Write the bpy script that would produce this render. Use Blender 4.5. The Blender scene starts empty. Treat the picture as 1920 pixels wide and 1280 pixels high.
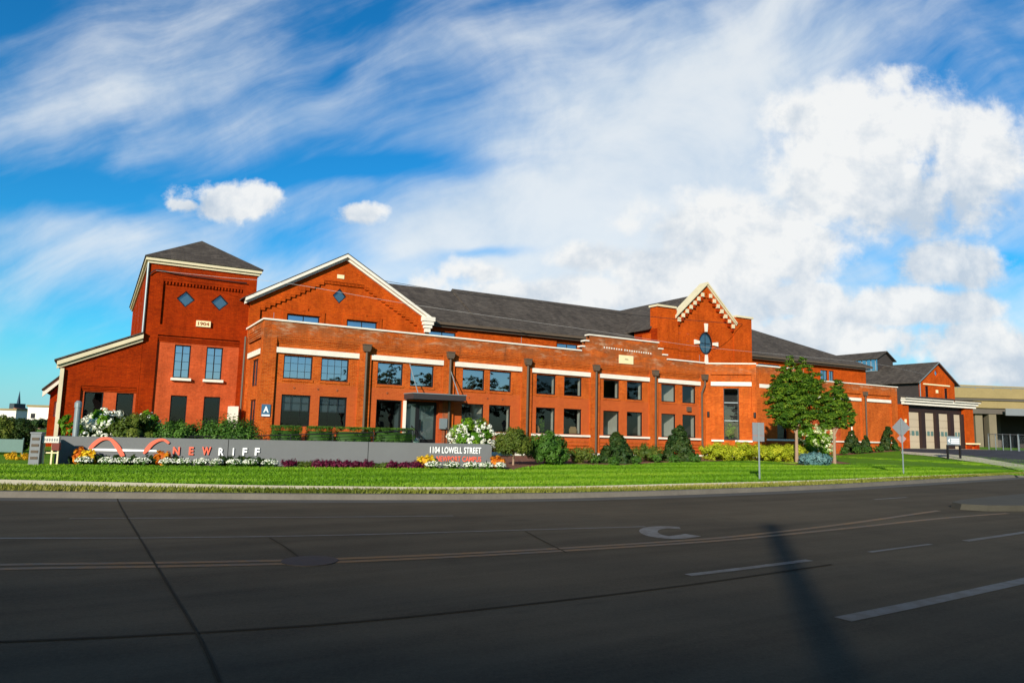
import bpy, bmesh, math, random
import numpy as np
from mathutils import Vector, Matrix
from mathutils.geometry import tessellate_polygon
S = bpy.context.scene
COL = S.collection
random.seed(7); RNG = np.random.default_rng(11)
R_ = math.radians
# ------------------------------------------------------------------ camera
FPX, PT, RO, AZ = 1346.0, R_(7.0975), R_(1.3608), R_(60.094)
fw = np.array([0, math.cos(PT), math.sin(PT)]); r0 = np.array([1., 0, 0]); u0_ = np.array([0, -math.sin(PT), math.cos(PT)])
CR = math.cos(RO)*r0 + math.sin(RO)*u0_; CU = -math.sin(RO)*r0 + math.cos(RO)*u0_
O = np.array([0, 0, 1.6])
cam = bpy.data.cameras.new('camera'); co = bpy.data.objects.new('camera', cam); COL.objects.link(co)
cam.sensor_width = 36; cam.lens = 36*FPX/1920; cam.clip_start = .1; cam.clip_end = 6000
co.matrix_world = Matrix(((CR[0], CU[0], -fw[0], O[0]), (CR[1], CU[1], -fw[1], O[1]), (CR[2], CU[2], -fw[2], O[2]), (0, 0, 0, 1)))
S.camera = co
def ray(x, y): return fw + (x-960)/FPX*CR - (y-640)/FPX*CU
S.view_settings.view_transform = 'Standard'; S.view_settings.look = 'None'; S.view_settings.gamma = 1
S.view_settings.use_curve_mapping = False
S.view_settings.exposure = 0.35
# ------------------------------------------------------------------ sun
EL = R_(20); SD = np.array([.29, .957, 0.]); SD /= np.linalg.norm(SD)
sl = bpy.data.lights.new('sun', 'SUN'); so = bpy.data.objects.new('sun', sl); COL.objects.link(so)
sl.energy = 5.0; sl.angle = R_(.7); sl.color = (1, .93, .80)
so.rotation_euler = Vector((SD[0]*math.cos(EL), SD[1]*math.cos(EL), -math.sin(EL))).to_track_quat('-Z', 'Y').to_euler()
# ------------------------------------------------------------------ node helper
class X:
    """a socket with arithmetic"""
    def __init__(s, nt, sock): s.nt, s.s = nt, sock
    def _m(s, op, *o, clamp=False):
        n = s.nt.nodes.new('ShaderNodeMath'); n.operation = op; n.use_clamp = clamp
        for i, v in enumerate((s,)+o):
            if isinstance(v, X): s.nt.links.new(v.s, n.inputs[i])
            else: n.inputs[i].default_value = v
        return X(s.nt, n.outputs[0])
    def __add__(s, o): return s._m('ADD', o)
    __radd__ = __add__
    def __sub__(s, o): return s._m('SUBTRACT', o)
    def __rsub__(s, o): return (s*-1)+o
    def __mul__(s, o): return s._m('MULTIPLY', o)
    __rmul__ = __mul__
    def __truediv__(s, o): return s._m('DIVIDE', o)
    def max(s, o): return s._m('MAXIMUM', o)
    def min(s, o): return s._m('MINIMUM', o)
    def pow(s, o): return s._m('POWER', o)
    def exp(s): return s._m('EXPONENT')
    def sat(s): return s._m('ADD', 0.0, clamp=True)
    def ss(s, a, b):
        n = s.nt.nodes.new('ShaderNodeMapRange'); n.interpolation_type = 'SMOOTHSTEP'
        s.nt.links.new(s.s, n.inputs[0]); n.inputs[1].default_value = a; n.inputs[2].default_value = b
        return X(s.nt, n.outputs[0])
def comb(nt, x, y, z=0.0):
    n = nt.nodes.new('ShaderNodeCombineXYZ')
    for i, v in enumerate((x, y, z)):
        if isinstance(v, X): nt.links.new(v.s, n.inputs[i])
        else: n.inputs[i].default_value = v
    return X(nt, n.outputs[0])
def noise(nt, vec, scale=1, detail=4, rough=.5, dist=0, typ='FBM'):
    n = nt.nodes.new('ShaderNodeTexNoise')
    try: n.noise_type = typ
    except Exception: pass
    nt.links.new(vec.s, n.inputs['Vector']); n.inputs['Scale'].default_value = scale; n.inputs['Detail'].default_value = detail
    n.inputs['Roughness'].default_value = rough; n.inputs['Distortion'].default_value = dist
    return X(nt, n.outputs[0])
def mixc(nt, f, a, b, blend='MIX'):
    n = nt.nodes.new('ShaderNodeMix'); n.data_type = 'RGBA'; n.blend_type = blend
    for k, v in ((0, f), (6, a), (7, b)):
        if isinstance(v, X): nt.links.new(v.s, n.inputs[k])
        elif k == 0: n.inputs[k].default_value = v
        else: n.inputs[k].default_value = (*v, 1)
    return X(nt, n.outputs[2])
# ------------------------------------------------------------------ sky
W = bpy.data.worlds.new('World'); S.world = W; W.use_nodes = True
nt = W.node_tree; bg = nt.nodes['Background']; bg.inputs[1].default_value = .1
sky = nt.nodes.new('ShaderNodeTexSky'); sky.sky_type = 'NISHITA'; sky.sun_disc = False
sky.sun_elevation = EL; sky.sun_rotation = math.atan2(-SD[0], -SD[1]); sky.ozone_density = 3.0; sky.air_density = 1.0; sky.dust_density = .3
tc = nt.nodes.new('ShaderNodeTexCoord'); sp = nt.nodes.new('ShaderNodeSeparateXYZ'); nt.links.new(tc.outputs['Generated'], sp.inputs[0])
dx, dy, dz = (X(nt, o) for o in sp.outputs)
# direction -> (s, t): where the ray meets a vertical plane at unit distance up the street
den = dy._m('ABSOLUTE').max(.25)
s_, t_ = dx/den, dz.max(-.02)/den
def st(px, py):
    d = ray(px, py); return d[0]/d[1], d[2]/d[1]
warp = noise(nt, comb(nt, s_, t_, 3.1), 2.2, 3, .5)
warp2 = noise(nt, comb(nt, s_, t_, 9.7), 2.2, 3, .5)
sw, tw = s_+(warp-.5)*.20, t_+(warp2-.5)*.20
def gauss(px, py, rx, ry, ang=0):
    cs, ct = st(px, py); c, s = math.cos(R_(ang)), math.sin(R_(ang)); rx, ry = rx/FPX, ry/FPX
    a, b = sw-cs, tw-ct
    p, q = (a*c+b*s)/rx, (b*c-a*s)/ry
    return ((p*p+q*q)*-1).exp()
ca, sa = math.cos(R_(24)), math.sin(R_(24))
al, ac = sw*ca+tw*sa, tw*ca-sw*sa
f1 = noise(nt, comb(nt, al*1.1, ac*3.4, 0.4), 1.7, 8, .55, .12)
f2 = noise(nt, comb(nt, s_, t_, 5.0), 5.5, 7, .6, .4)
bias = None
for g, k in (((560, 225, 300, 90, 10), .22), ((1000, 270, 330, 130, 25), .22), ((1300, 130, 420, 130, 20), .16), ((950, 420, 300, 60, 22), .22), ((160, 170, 260, 130, 15), .08),
             ((1250, 400, 340, 170, 15), .26), ((1560, 400, 420, 300, 0), .20), ((1480, 60, 300, 90, 15), .10), ((280, 430, 320, 40, -8), .10), ((1000, 60, 300, 60, 8), .14), ((1750, 90, 220, 60, 0), .02), ((430, 60, 160, 120, 30), .10),
             ((700, 330, 230, 26, 2), -.30), ((150, 340, 260, 60, 0), -.26), ((250, 220, 120, 50, 30), -.14), ((120, 580, 260, 100, 0), -.16), ((740, 30, 260, 40, 0), -.12), ((650, 480, 230, 36, -8), -.24), ((930, 468, 110, 12, 12), -.40),
             ((1820, 470, 160, 26, -8), -.30), ((40, 30, 120, 60, 0), -.15), ((640, 130, 90, 26, 30), -.2), ((1830, 170, 120, 40, 0), -.12)):
    e = gauss(*g)*k; bias = e if bias is None else bias+e
f3 = noise(nt, comb(nt, al*.8, ac*9., 2.2), 1.7, 6, .6, .1); cir = ((f1-.5)*1.25+(f3-.5)*.34+(f2-.5)*.25+bias+.03).ss(-.16, .46)
# cumulus heaps: (px, py, rx, ry)
BL = [(1720, 575, 210, 44), (1500, 560, 160, 40), (1560, 330, 150, 120), (1350, 430, 230, 90), (1180, 560, 260, 46), (430, 378, 106, 40), (490, 372, 44, 36), (352, 385, 42, 17), (668, 398, 58, 24), (1660, 250, 190, 120), (1500, 212, 90, 52), (1830, 300, 130, 150), (1700, 360, 230, 110), (1420, 470, 200, 88),
      (1240, 500, 150, 56), (900, 510, 78, 36), (1040, 560, 330, 60), (1790, 495, 130, 56), (1330, 545, 220, 90), (1560, 640, 240, 60), (1850, 660, 170, 76), (1640, 590, 160, 30), (1110, 480, 120, 40)]
dens = None; und = None; wsum = None
for (px, py, rx, ry) in BL:
    cs, ct = st(px, py); p, q = (s_-cs)/(rx/FPX), (t_-ct)/(ry/FPX)
    d_ = 1-(p*p+q*q)._m('SQRT'); d_ = d_.max(-1.5)
    dens = d_ if dens is None else dens.max(d_)
    w_ = (d_*3.0).exp(); und = q*w_ if und is None else und+q*w_; wsum = w_ if wsum is None else wsum+w_
n1 = noise(nt, comb(nt, s_, t_, 1.7), 8, 10, .60, .15); n1b = noise(nt, comb(nt, s_+.012, t_-.022, 1.7), 8, 10, .60, .15); n3 = noise(nt, comb(nt, s_, t_, 12.4), 26, 7, .6, .1)
n2 = noise(nt, comb(nt, s_, t_, 6.3), 2.6, 3, .5)
cum = (dens+(n1-.5)*2.0+(n3-.5)*(1.5-s_.ss(-.3, .1)*.7)+(n2-.5)*.9+(s_.ss(-.05, .25)*.12)).ss(-.08, .50)
lit = ((n1-n1b)*4.0+(n3-.5)*.5+(und/wsum)*.55+(n2-.5)*1.9+.72+gauss(1250, 510, 420, 110)*.35+gauss(1640, 210, 200, 100)*.25).sat()
ccol = mixc(nt, lit, (4.3, 5.0, 5.8), (7.1, 7.2, 7.2))
hs = nt.nodes.new('ShaderNodeHueSaturation'); nt.links.new(sky.outputs[0], hs.inputs['Color']); hs.inputs['Saturation'].default_value = 1.25; hs.inputs['Value'].default_value = 1.0
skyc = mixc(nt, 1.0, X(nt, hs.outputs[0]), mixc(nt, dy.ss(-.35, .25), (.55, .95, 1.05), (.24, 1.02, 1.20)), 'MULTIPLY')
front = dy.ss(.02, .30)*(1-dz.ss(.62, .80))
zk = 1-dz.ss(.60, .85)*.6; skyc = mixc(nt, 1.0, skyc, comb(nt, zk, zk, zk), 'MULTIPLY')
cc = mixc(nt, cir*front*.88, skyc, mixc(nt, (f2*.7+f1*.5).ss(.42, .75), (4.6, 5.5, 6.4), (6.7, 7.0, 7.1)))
hz = (t_*-1+.15).ss(0, .14)*.60*front
cc = mixc(nt, hz*(1-(s_.ss(-.1, .6))*.2), cc, (3.2, 5.0, 6.3))
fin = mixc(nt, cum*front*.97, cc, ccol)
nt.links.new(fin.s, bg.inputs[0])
# ------------------------------------------------------------------ materials
def newmat(name):
    m = bpy.data.materials.new(name); m.use_nodes = True
    return m, m.node_tree, m.node_tree.nodes['Principled BSDF']
def coords(nt, kind='UV'):
    n = nt.nodes.new('ShaderNodeTexCoord'); return X(nt, n.outputs[kind])
def bump(nt, b, h, strength=.3, dist=.02):
    n = nt.nodes.new('ShaderNodeBump'); n.inputs['Strength'].default_value = strength; n.inputs['Distance'].default_value = dist
    nt.links.new(h.s, n.inputs['Height']); nt.links.new(n.outputs[0], b.inputs['Normal'])
def simple(name, col, rough=.6, var=.12, scale=3., metal=0., spec=.3, bumpy=0.):
    m, nt, b = newmat(name); c = coords(nt, 'Object')
    n = noise(nt, c, scale, 6, .6); n2 = noise(nt, c, scale*9, 3, .6)
    k = (n-.5)*2*var+(n2-.5)*var+1
    cm = mixc(nt, 1.0, col, comb(nt, k, k, k), 'MULTIPLY')
    nt.links.new(cm.s, b.inputs['Base Color']); b.inputs['Roughness'].default_value = rough; b.inputs['Metallic'].default_value = metal
    b.inputs['Specular IOR Level'].default_value = spec
    if bumpy: bump(nt, b, n2, bumpy)
    return m
def brick(name, c1, c2, mortar, paint=None, bw=.21, bh=.072, msize=.008, mixv=.5, zst=None, streak=.16):
    m, nt, b = newmat(name); uv = coords(nt, 'UV')
    t = nt.nodes.new('ShaderNodeTexBrick'); nt.links.new(uv.s, t.inputs['Vector'])
    t.inputs['Color1'].default_value = (*c1, 1); t.inputs['Color2'].default_value = (*c2, 1); t.inputs['Mortar'].default_value = (*mortar, 1)
    t.inputs['Scale'].default_value = 1; t.inputs['Mortar Size'].default_value = msize; t.inputs['Brick Width'].default_value = bw; t.inputs['Row Height'].default_value = bh; t.inputs['Bias'].default_value = -.1
    sp = nt.nodes.new('ShaderNodeSeparateXYZ'); nt.links.new(uv.s, sp.inputs[0]); u, v = X(nt, sp.outputs[0]), X(nt, sp.outputs[1])
    big = noise(nt, uv, .7, 6, .62); fine = noise(nt, uv, 9, 5, .65); pat = noise(nt, comb(nt, u*1.0, v*1.0, 4.), 2.6, 5, .7)
    st_ = noise(nt, comb(nt, u*3.2, v*.35, 2.), 1, 5, .6)
    col = X(nt, t.outputs[0])
    k = (big-.5)*1.15+(fine-.5)*.75+(st_-.5)*streak*4.5+1.02
    col = mixc(nt, 1., col, comb(nt, k, k, k), 'MULTIPLY')
    col = mixc(nt, pat.ss(.54, .70)*.55, col, tuple(x*.55 for x in c2))
    col = mixc(nt, (pat*.5+fine*.5).ss(.55, .64)*.45, col, tuple(x*1.5 for x in c1))
    if paint: col = mixc(nt, (v*-1+paint[0]+(fine-.5)*.05).ss(0, .03)*(pat*.9+fine*.5-.12).sat(), col, paint[1])
    if zst:   # weathered, lime-stained band along the parapet
        g = v.ss(zst[0], zst[1]); w = noise(nt, comb(nt, u*.55, v*1.6, 8.), 1, 7, .68)
        col = mixc(nt, (g*w.ss(.38, .58))*.72, col, (.19, .072, .028))
        col = mixc(nt, (g*noise(nt, comb(nt, u*.9, v*3.2, 5.), 1, 7, .7).ss(.50, .64))*.70, col, (.44, .27, .16))
        col = mixc(nt, (v.ss(zst[0]-1.2, zst[1])*noise(nt, comb(nt, u*1.1, v*.3, 15.), 1, 5, .6).ss(.54, .70))*.65, col, (.07, .035, .018))
    nt.links.new(col.s, b.inputs['Base Color']); b.inputs['Roughness'].default_value = .9; b.inputs['Specular IOR Level'].default_value = .06
    h = X(nt, t.outputs[1])*-.6+fine*.5
    bump(nt, b, h, .35, .02)
    return m
M = {}
M['brick'] = brick('orange_brick', (.305, .029, .0012), (.225, .018, .001), (.20, .022, .003))
M['brick_annex'] = brick('annex_brick', (.46, .081, .007), (.33, .042, .003), (.42, .125, .030), zst=(5.75, 6.55), msize=.010)
M['annex_panel'] = brick('annex_panel_brick', (.46, .081, .007), (.33, .042, .003), (.42, .125, .030), paint=(3.74, (.43, .088, .026)), msize=.010)
M['salmon'] = brick('salmon_brick', (.45, .075, .020), (.38, .060, .016), (.40, .085, .030))
M['brick_hall'] = brick('hall_brick', (.47, .069, .004), (.355, .043, .003), (.34, .065, .010))
M['brick_dark'] = brick('weathered_brick', (.30, .07, .02), (.22, .05, .018), (.30, .14, .08))
M['trim'] = simple('cream_trim', (.62, .54, .36), .7, .24, 1.8)
M['white'] = simple('white_stone', (.72, .67, .57), .7, .20, 1.6)
M['cream'] = simple('cream_stone', (.78, .66, .38), .7, .12, 3)
M['frame'] = simple('black_frame', (.012, .012, .012), .4, .2, 3)
M['metal_brown'] = simple('brown_metal', (.10, .072, .048), .5, .25, 2)
M['canopy'] = simple('charcoal_metal', (.035, .032, .034), .5, .2, 2)
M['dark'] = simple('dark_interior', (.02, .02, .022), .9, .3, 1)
M['black'] = simple('black_metal', (.010, .010, .011), .45, .2, 2)
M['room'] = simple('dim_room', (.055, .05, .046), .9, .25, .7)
M['inwall'] = simple('pale_interior_wall', (.72, .72, .66), .8, .1, 1)
M['sign'] = simple('grey_sign_wall', (.135, .140, .142), .75, .10, .8, bumpy=.1)
M['coral'] = simple('coral_letter', (.80, .13, .07), .45, .06, 4)
M['letter'] = simple('white_letter', (.88, .88, .86), .45, .04, 4)
M['galv'] = simple('galvanised_steel', (.22, .26, .27), .45, .12, 6, metal=.3)
M['signback'] = simple('aluminium_sign_back', (.20, .21, .22), .5, .12, 6, metal=.2)
M['concrete'] = simple('pale_concrete', (.50, .44, .33), .85, .18, .9, bumpy=.2)
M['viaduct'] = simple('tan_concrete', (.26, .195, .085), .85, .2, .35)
M['pier'] = simple('pier_shade_concrete', (.17, .14, .09), .9, .2, .3)  # the deck's shade on the piers is put into this darker colour
M['viaduct_under'] = simple('painted_shade_concrete', (.10, .085, .07), .9, .2, .3)  # darker copy of the tan concrete, underside shade painted into the colour
M['siding'] = simple('dark_brown_siding', (.045, .036, .032), .7, .2, 1)
M['tan'] = simple('tan_door', (.46, .37, .26), .6, .08, .7)
M['darkpost'] = simple('dark_brown_post', (.025, .012, .010), .7, .2, 1)
M['bark'] = simple('tree_bark', (.30, .20, .13), .9, .3, 7, bumpy=.4)
M['mulch'] = simple('mulch', (.20, .085, .05), .95, .6, 9, bumpy=.8)
M['blueplate'] = simple('blue_plate', (.05, .13, .22), .5, .06, 4)
M['pink'] = simple('faded_red_plate', (.33, .22, .22), .5, .15, 4)
M['teal'] = simple('grey_green_bin', (.10, .17, .15), .5, .12, 4)
M['wire'] = simple('bare_wire', (.42, .40, .38), .5, .05, 2)
M['wire_dark'] = simple('black_wire', (.02, .02, .02), .6, .05, 2)
M['orange_shrub'] = simple('orange_paint', (.7, .3, .05), .6, .1, 4)
def roofmat():
    m, nt, b = newmat('grey_shingles'); uv = coords(nt, 'UV')
    t = nt.nodes.new('ShaderNodeTexBrick'); nt.links.new(uv.s, t.inputs['Vector']); t.inputs['Scale'].default_value = 1
    t.inputs['Color1'].default_value = (.090, .074, .060, 1); t.inputs['Color2'].default_value = (.050, .041, .034, 1); t.inputs['Mortar'].default_value = (.05, .045, .044, 1)
    t.inputs['Brick Width'].default_value = .34; t.inputs['Row Height'].default_value = .16; t.inputs['Mortar Size'].default_value = .008
    n = noise(nt, uv, .5, 6, .65); f = noise(nt, uv, 7, 4, .7); sp = nt.nodes.new('ShaderNodeSeparateXYZ'); nt.links.new(uv.s, sp.inputs[0]); u, v = X(nt, sp.outputs[0]), X(nt, sp.outputs[1])
    k = (n-.5)*1.1+(f-.5)*.9+(noise(nt, comb(nt, u*1.6, v*.22, 1.), 1, 5, .65)-.5)*.9+1.02
    c = mixc(nt, 1., X(nt, t.outputs[0]), comb(nt, k, k, k), 'MULTIPLY'); nt.links.new(c.s, b.inputs['Base Color']); b.inputs['Roughness'].default_value = .9
    b.inputs['Specular IOR Level'].default_value = .15
    bump(nt, b, X(nt, t.outputs[1])*-.5+f, .5, .03); return m
M['roof'] = roofmat()
def glass(name, refl, tint, rough=.01):
    m, nt, b = newmat(name); nt.nodes.remove(b); out = nt.nodes['Material Output']
    tr = nt.nodes.new('ShaderNodeBsdfTransparent'); tr.inputs[0].default_value = (*tint, 1)
    gl = nt.nodes.new('ShaderNodeBsdfGlossy'); gl.inputs['Roughness'].default_value = rough; gl.inputs[0].default_value = (1, .84, .98, 1)
    c = coords(nt, 'Object'); n = noise(nt, c, .9, 2, .5); bp = nt.nodes.new('ShaderNodeBump'); bp.inputs['Strength'].default_value = .05; bp.inputs['Distance'].default_value = .05
    nt.links.new(n.s, bp.inputs['Height']); nt.links.new(bp.outputs[0], gl.inputs['Normal'])
    lw = nt.nodes.new('ShaderNodeLayerWeight'); lw.inputs[0].default_value = .25
    f = X(nt, lw.outputs['Fresnel'])*.6+refl
    mx = nt.nodes.new('ShaderNodeMixShader'); nt.links.new(f.sat().s, mx.inputs[0]); nt.links.new(tr.outputs[0], mx.inputs[1]); nt.links.new(gl.outputs[0], mx.inputs[2])
    nt.links.new(mx.outputs[0], out.inputs[0]); return m
M['glass_sky'] = glass('reflective_glass', .58, (.55, .62, .66))
M['pale_panel'] = simple('grey_teal_panel', (.17, .27, .29), .6, .08, 2); M['glass_pale'] = glass('pale_glass', .16, (.86, .92, .92)); M['iron'] = simple('dark_iron', (.030, .022, .016), .7, .3, 6)
M['glass'] = glass('clear_glass', .07, (.86, .88, .84))
M['glass_low'] = glass('dark_glass', .04, (.60, .64, .66))
def leafmat(name, cols, trans=.35, rough=.55, gloss=.25):
    m, nt, b = newmat(name); out = nt.nodes['Material Output']
    at = nt.nodes.new('ShaderNodeAttribute'); at.attribute_name = 'rnd'
    cr = nt.nodes.new('ShaderNodeValToRGB'); nt.links.new(at.outputs['Fac'], cr.inputs[0])
    el = cr.color_ramp.elements
    while len(el) < len(cols): el.new(.5)
    for i, c in enumerate(cols): el[i].position = i/(len(cols)-1); el[i].color = (*c, 1)
    nt.links.new(cr.outputs[0], b.inputs['Base Color']); b.inputs['Roughness'].default_value = rough; b.inputs['Specular IOR Level'].default_value = gloss
    tl = nt.nodes.new('ShaderNodeBsdfTranslucent'); nt.links.new(cr.outputs[0], tl.inputs[0])
    mx = nt.nodes.new('ShaderNodeMixShader'); mx.inputs[0].default_value = trans
    nt.links.new(b.outputs[0], mx.inputs[1]); nt.links.new(tl.outputs[0], mx.inputs[2]); nt.links.new(mx.outputs[0], out.inputs[0]); return m
LM = {
 'tree': leafmat('tree_leaves', [(.018, .060, .007), (.050, .130, .011), (.12, .225, .016), (.28, .37, .024)]),
 'bush': leafmat('bush_leaves', [(.030, .085, .012), (.060, .15, .018), (.12, .24, .03)]),
 'dark': leafmat('dark_leaves', [(.014, .040, .010), (.030, .072, .014), (.075, .10, .02)]),
 'olive': leafmat('olive_leaves', [(.045, .085, .012), (.10, .15, .018), (.19, .22, .03)]),
 'bright': leafmat('bright_leaves', [(.05, .15, .006), (.10, .25, .010), (.24, .38, .02)]),
 'yellow': leafmat('yellow_green_leaves', [(.22, .30, .015), (.42, .48, .02), (.62, .60, .04)]),
 'spruce': leafmat('blue_spruce_needles', [(.05, .13, .13), (.10, .22, .22), (.20, .33, .32)], .15),
 'purple': leafmat('purple_leaves', [(.06, .004, .018), (.14, .010, .04), (.26, .03, .09)]),
 'bloom': leafmat('white_blooms', [(.62, .66, .42), (.85, .85, .74), (.92, .92, .86)], .2),
 'bloomg': leafmat('greenish_blooms', [(.42, .52, .18), (.66, .70, .36), (.85, .85, .62)], .2),
 'orange': leafmat('orange_leaves', [(.55, .09, .01), (.80, .26, .015), (.85, .45, .03)]),
 'goldl': leafmat('golden_leaves', [(.65, .30, .01), (.85, .58, .02), (.90, .75, .05)]),
 'grass': leafmat('grass_blades', [(.090, .215, .005), (.150, .31, .008), (.27, .42, .022)], .4),
 'dry': leafmat('verge_blades', [(.10, .14, .015), (.22, .23, .03), (.36, .30, .08)], .35),
}
def groundmat(name, c1, c2, c3, sc=1.0):
    m, nt, b = newmat(name); c = coords(nt, 'Object')
    n = noise(nt, c, .25*sc, 6, .6); f = noise(nt, c, 14*sc, 5, .7); k = noise(nt, c, 2.2*sc, 5, .6)
    col = mixc(nt, n.ss(.35, .65), c1, c2); col = mixc(nt, k.ss(.45, .75)*.7, col, c3)
    v = (f-.5)*1.0+1; col = mixc(nt, 1., col, comb(nt, v, v, v), 'MULTIPLY')
    nt.links.new(col.s, b.inputs['Base Color']); b.inputs['Roughness'].default_value = .95; b.inputs['Specular IOR Level'].default_value = .1
    bump(nt, b, f, .8, .05); return m
M['lawn'] = groundmat('lawn_soil', (.075, .185, .005), (.11, .24, .008), (.14, .25, .013))
M['verge'] = groundmat('verge_soil', (.14, .17, .02), (.22, .20, .04), (.10, .12, .015), 3)
M['ground'] = groundmat('distant_ground', (.06, .09, .02), (.09, .11, .03), (.12, .10, .05), .1)
def roadmat(name, base, ang, stretch=26.):
    m, nt, b = newmat(name); c = coords(nt, 'Object')
    mp = nt.nodes.new('ShaderNodeMapping'); nt.links.new(c.s, mp.inputs[0]); mp.inputs['Rotation'].default_value = (0, 0, -ang)
    mp2 = nt.nodes.new('ShaderNodeMapping'); nt.links.new(mp.outputs[0], mp2.inputs[0]); mp2.inputs['Scale'].default_value = (1/stretch, 1, 1)
    sk = noise(nt, X(nt, mp2.outputs[0]), 1.4, 6, .62); big = noise(nt, c, .22, 5, .6); f = noise(nt, c, 26, 5, .75); bl = noise(nt, c, 1.3, 5, .65)
    f2 = noise(nt, c, 70, 3, .8); k = (sk-.5)*1.3+(big-.5)*.8+(f-.5)*.9+(f2-.5)*.9+(bl-.5)*.5+1
    col = mixc(nt, 1., base, comb(nt, k, k*.985, k*.96), 'MULTIPLY')
    col = mixc(nt, (sk*.65+bl*.35).ss(.56, .68)*.55, col, tuple(x*.5 for x in base))
    nt.links.new(col.s, b.inputs['Base Color']); b.inputs['Roughness'].default_value = .92; b.inputs['Specular IOR Level'].default_value = .08
    bump(nt, b, f, .35, .01); return m
M['road'] = roadmat('worn_asphalt', (.068, .057, .040), R_(32))
M['drive'] = roadmat('driveway_asphalt', (.050, .052, .062), R_(30), 4)
M['median'] = simple('median_top', (.05, .045, .032), .9, .35, 2)
def paint(name, col, wear=.5):
    m, nt, b = newmat(name); c = coords(nt, 'Object'); n = noise(nt, c, 6, 6, .7); g = noise(nt, c, .8, 4, .6)
    f = (n*.6+g*.4).ss(wear-.12, wear+.12)
    cm = mixc(nt, f, col, (.068, .057, .040)); nt.links.new(cm.s, b.inputs['Base Color']); b.inputs['Roughness'].default_value = .7; return m
M['ywear'] = paint('worn_yellow_paint', (.15, .072, .007), .52)
M['wwear'] = paint('worn_white_paint', (.14, .14, .13), .50)
M['wwear2'] = paint('faded_white_paint', (.105, .105, .10), .47)
M['tar'] = simple('tar_strip', (.036, .030, .021), .95, .35, 3, spec=.04)
# ------------------------------------------------------------------ mesh helpers
class MB:
    def __init__(s): s.v, s.f = [], []
    def add(s, vs, fs):
        o = len(s.v); s.v += [tuple(map(float, p)) for p in vs]; s.f += [tuple(i+o for i in f) for f in fs]; return s
    def quad(s, a, b, c, d): return s.add([a, b, c, d], [(0, 1, 2, 3)])
    def poly(s, pts): return s.add(pts, [tuple(range(len(pts)))])
    def box(s, x0, x1, y0, y1, z0, z1):
        v = [(x, y, z) for z in (z0, z1) for y in (y0, y1) for x in (x0, x1)]
        return s.add(v, [(0, 2, 3, 1), (4, 5, 7, 6), (0, 1, 5, 4), (2, 6, 7, 3), (0, 4, 6, 2), (1, 3, 7, 5)])
    def bar(s, p, q, w, h, up=(0, 0, 1)):
        p, q = np.array(p, float), np.array(q, float); d = q-p
        if np.linalg.norm(d) < 1e-6: return s
        d /= np.linalg.norm(d)
        x = np.cross(d, up); n_ = np.linalg.norm(x)
        x = np.array([1., 0, 0]) if n_ < 1e-6 else x/n_
        y = np.cross(x, d)
        v = [e+x*w/2*i+y*h/2*j for e in (p, q) for i, j in ((-1, -1), (1, -1), (1, 1), (-1, 1))]
        return s.add(v, [(0, 1, 2, 3), (7, 6, 5, 4), (0, 4, 5, 1), (1, 5, 6, 2), (2, 6, 7, 3), (3, 7, 4, 0)])
    def tube(s, pts, rad, n=8, caps=True):
        pts = [np.array(p, float) for p in pts]; rad = rad if hasattr(rad, '__len__') else [rad]*len(pts); rings = []
        for i, p in enumerate(pts):
            d = pts[min(i+1, len(pts)-1)]-pts[max(i-1, 0)]; d /= np.linalg.norm(d)
            a_ = np.cross(d, (0, 0, 1)) if abs(d[2]) < .95 else np.cross(d, (1, 0, 0)); a_ /= np.linalg.norm(a_); b_ = np.cross(d, a_)
            rings.append([p+rad[i]*(a_*math.cos(2*math.pi*k/n)+b_*math.sin(2*math.pi*k/n)) for k in range(n)])
        vs = [q for r in rings for q in r]; fs = []
        for i in range(len(pts)-1):
            for k in range(n):
                fs.append((i*n+k, i*n+(k+1) % n, (i+1)*n+(k+1) % n, (i+1)*n+k))
        if caps: fs += [tuple(range(n))[::-1], tuple((len(pts)-1)*n+k for k in range(n))]
        return s.add(vs, fs)
    def ext(s, pts, d):
        """extrude a polygon by vector d"""
        n = len(pts); d = np.array(d, float); pts = [np.array(p, float) for p in pts]
        vs = pts+[p+d for p in pts]
        return s.add(vs, [tuple(range(n)), tuple(range(2*n-1, n-1, -1))]+[(i, (i+1) % n, n+(i+1) % n, n+i) for i in range(n)])
    def holed(s, fr, outer, holes, v=0., depth=0.):
        """a planar wall with real openings; depth = reveals going inward"""
        loops = [[Vector((p[0], p[1], 0)) for p in l] for l in [outer]+holes]
        flat = [p for l in loops for p in l]
        tris = tessellate_polygon(loops)
        s.add([fr(p.x, v, p.y) for p in flat], [tuple(t) for t in tris])
        if depth:
            for h in holes:
                n = len(h)
                for i in range(n):
                    a, b = h[i], h[(i+1) % n]
                    s.quad(fr(a[0], v, a[1]), fr(b[0], v, b[1]), fr(b[0], v+depth, b[1]), fr(a[0], v+depth, a[1]))
        return s
    def build(s, name, mat, parent=None, off=(0, 0, 0), smooth=False):
        me = bpy.data.meshes.new(name)
        off = np.array(off, float); vs = (np.array(s.v)-off)
        me.from_pydata([tuple(p) for p in vs], [], s.f); me.update()
        uv = me.uv_layers.new(name='UVMap')
        for p in me.polygons:
            n = p.normal
            if abs(n.z) > .97: t, w = Vector((1, 0, 0)), Vector((0, 1, 0))
            else:
                t = Vector((-n.y, n.x, 0)).normalized(); w = n.cross(t)
                if w.z < 0: w = -w
                if abs(n.z) < .02: w = Vector((0, 0, 1))
            for li in p.loop_indices:
                c = Vector(s.v[me.loops[li].vertex_index]); uv.data[li].uv = (c.dot(t), c.dot(w))
        if smooth:
            for p in me.polygons: p.use_smooth = True
        me.materials.append(mat)
        o = bpy.data.objects.new(name, me); COL.objects.link(o)
        if parent: o.parent = parent
        return o
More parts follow.
